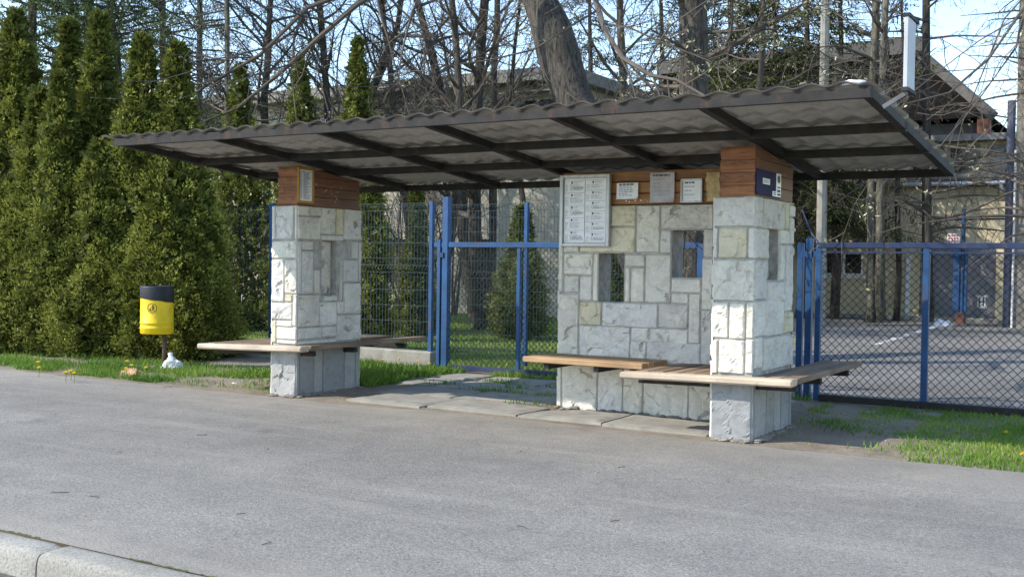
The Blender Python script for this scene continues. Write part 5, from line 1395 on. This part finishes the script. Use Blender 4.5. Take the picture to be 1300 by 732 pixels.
for px, py in ((486, 457), (507, 455), (530, 459), (545, 462), (497, 462)): dandelion(px, py, LB, .15, 1.1, 'dandelions by the plinth')
LC = 'yellow dandelion in the bright grass on the right'
for px, py in ((1277, 549), (1298, 577)): dandelion(px, py, LC, .06, 1.0, 'dandelions in the right-hand grass')

# dry leaves, twigs and grit on the ground
def flat_bits(name, label, pts, smin, smax, mat, seed, cat, lift=.004):
    g = np.random.default_rng(seed); n = len(pts); C = np.array(pts); C[:, 2] += lift
    a = g.random(n) * 6.283; d = np.stack([np.cos(a), np.sin(a), g.normal(0, .25, n)], 1); s = np.stack([-np.sin(a), np.cos(a), g.normal(0, .25, n)], 1)
    L = smin + (smax - smin) * g.random(n) ** 2; return tag(quads_mesh(name, fan(C, d, s, L, L * (.35 + .4 * g.random(n)), .5), g.random(n), M[mat]), label, cat, kind='stuff')
pts = [(x, y, verge_z(x, y)) for x, y in ((random.uniform(-14, 3), random.uniform(8.3, 11.2)) for _ in range(900))]
pts += [(random.gauss(-5.2, 1.2), random.uniform(9.3, 11.2), .03) for _ in range(160)]
flat_bits('dry_leaves', 'scattered dry leaves on the verge and the slabs', pts, .012, .05, 'dryleaf', 21, 'leaves')
pts = [(random.uniform(-14, 3), random.uniform(3.4, 8.1), 0) for _ in range(520)]
flat_bits('leaf_crumbs', 'tiny pale crumbs and leaf bits on the pavement', pts, .006, .022, 'dryleaf', 22, 'litter', .003)
mb = MB()
for k in range(30):
    x, y = random.uniform(-11, 1.5), random.uniform(3.5, 8.0); a = random.uniform(0, 3.14); L = random.uniform(.02, .10)
    mb.tube([V((x, y, .004)), V((x + L * .5 * math.cos(a), y + L * .5 * math.sin(a), .006)), V((x + L * math.cos(a + .2), y + L * math.sin(a + .2), .004))], .0022, 4)
tag(mb.build('twigs', M['twig']), 'short dark twigs scattered on the pavement', 'twigs', kind='stuff')

# ------------------------------------------------------------------ LIGHT, SKY, CAMERA
ELEV = math.radians(36.5); sun_dir = V((1.0, .93, -1.01)).normalized()
L = bpy.data.lights.new('sun', 'SUN'); L.energy = 2.45; L.angle = math.radians(.55); L.color = (1.0, .93, .82)
so = bpy.data.objects.new('sun', L); COL.objects.link(so); so.rotation_euler = sun_dir.to_track_quat('-Z', 'Y').to_euler()
w = bpy.data.worlds.new('World'); SC.world = w; w.use_nodes = True; nt = w.node_tree; bg = nt.nodes['Background']
sky = nt.nodes.new('ShaderNodeTexSky'); sky.sky_type = 'NISHITA'; sky.sun_disc = False
sky.sun_elevation = ELEV; az = math.atan2(-sun_dir.x, -sun_dir.y)
sky.sun_rotation = az % (2 * math.pi)
sky.air_density = 1.0; sky.dust_density = .25; sky.ozone_density = 1.0; sky.altitude = 250
nt.links.new(sky.outputs[0], bg.inputs['Color']); bg.inputs['Strength'].default_value = .15

cam = bpy.data.cameras.new('camera'); co = bpy.data.objects.new('camera', cam); COL.objects.link(co)
m = Matrix((RT, UP, -FW)).transposed().to_4x4(); m.translation = CAM; co.matrix_world = m
cam.sensor_width = 36; cam.lens = FPX / 1300 * 36; cam.clip_start = .05; cam.clip_end = 4000
SC.camera = co
vs = SC.view_settings; vs.view_transform = 'Standard'; vs.look = 'None'; vs.exposure = 1.28; vs.gamma = 1; vs.use_curve_mapping = False
SC.render.engine = 'CYCLES'
SC.cycles.max_bounces = 6; SC.cycles.diffuse_bounces = 3; SC.cycles.transparent_max_bounces = 6
SC.cycles.use_denoising = True
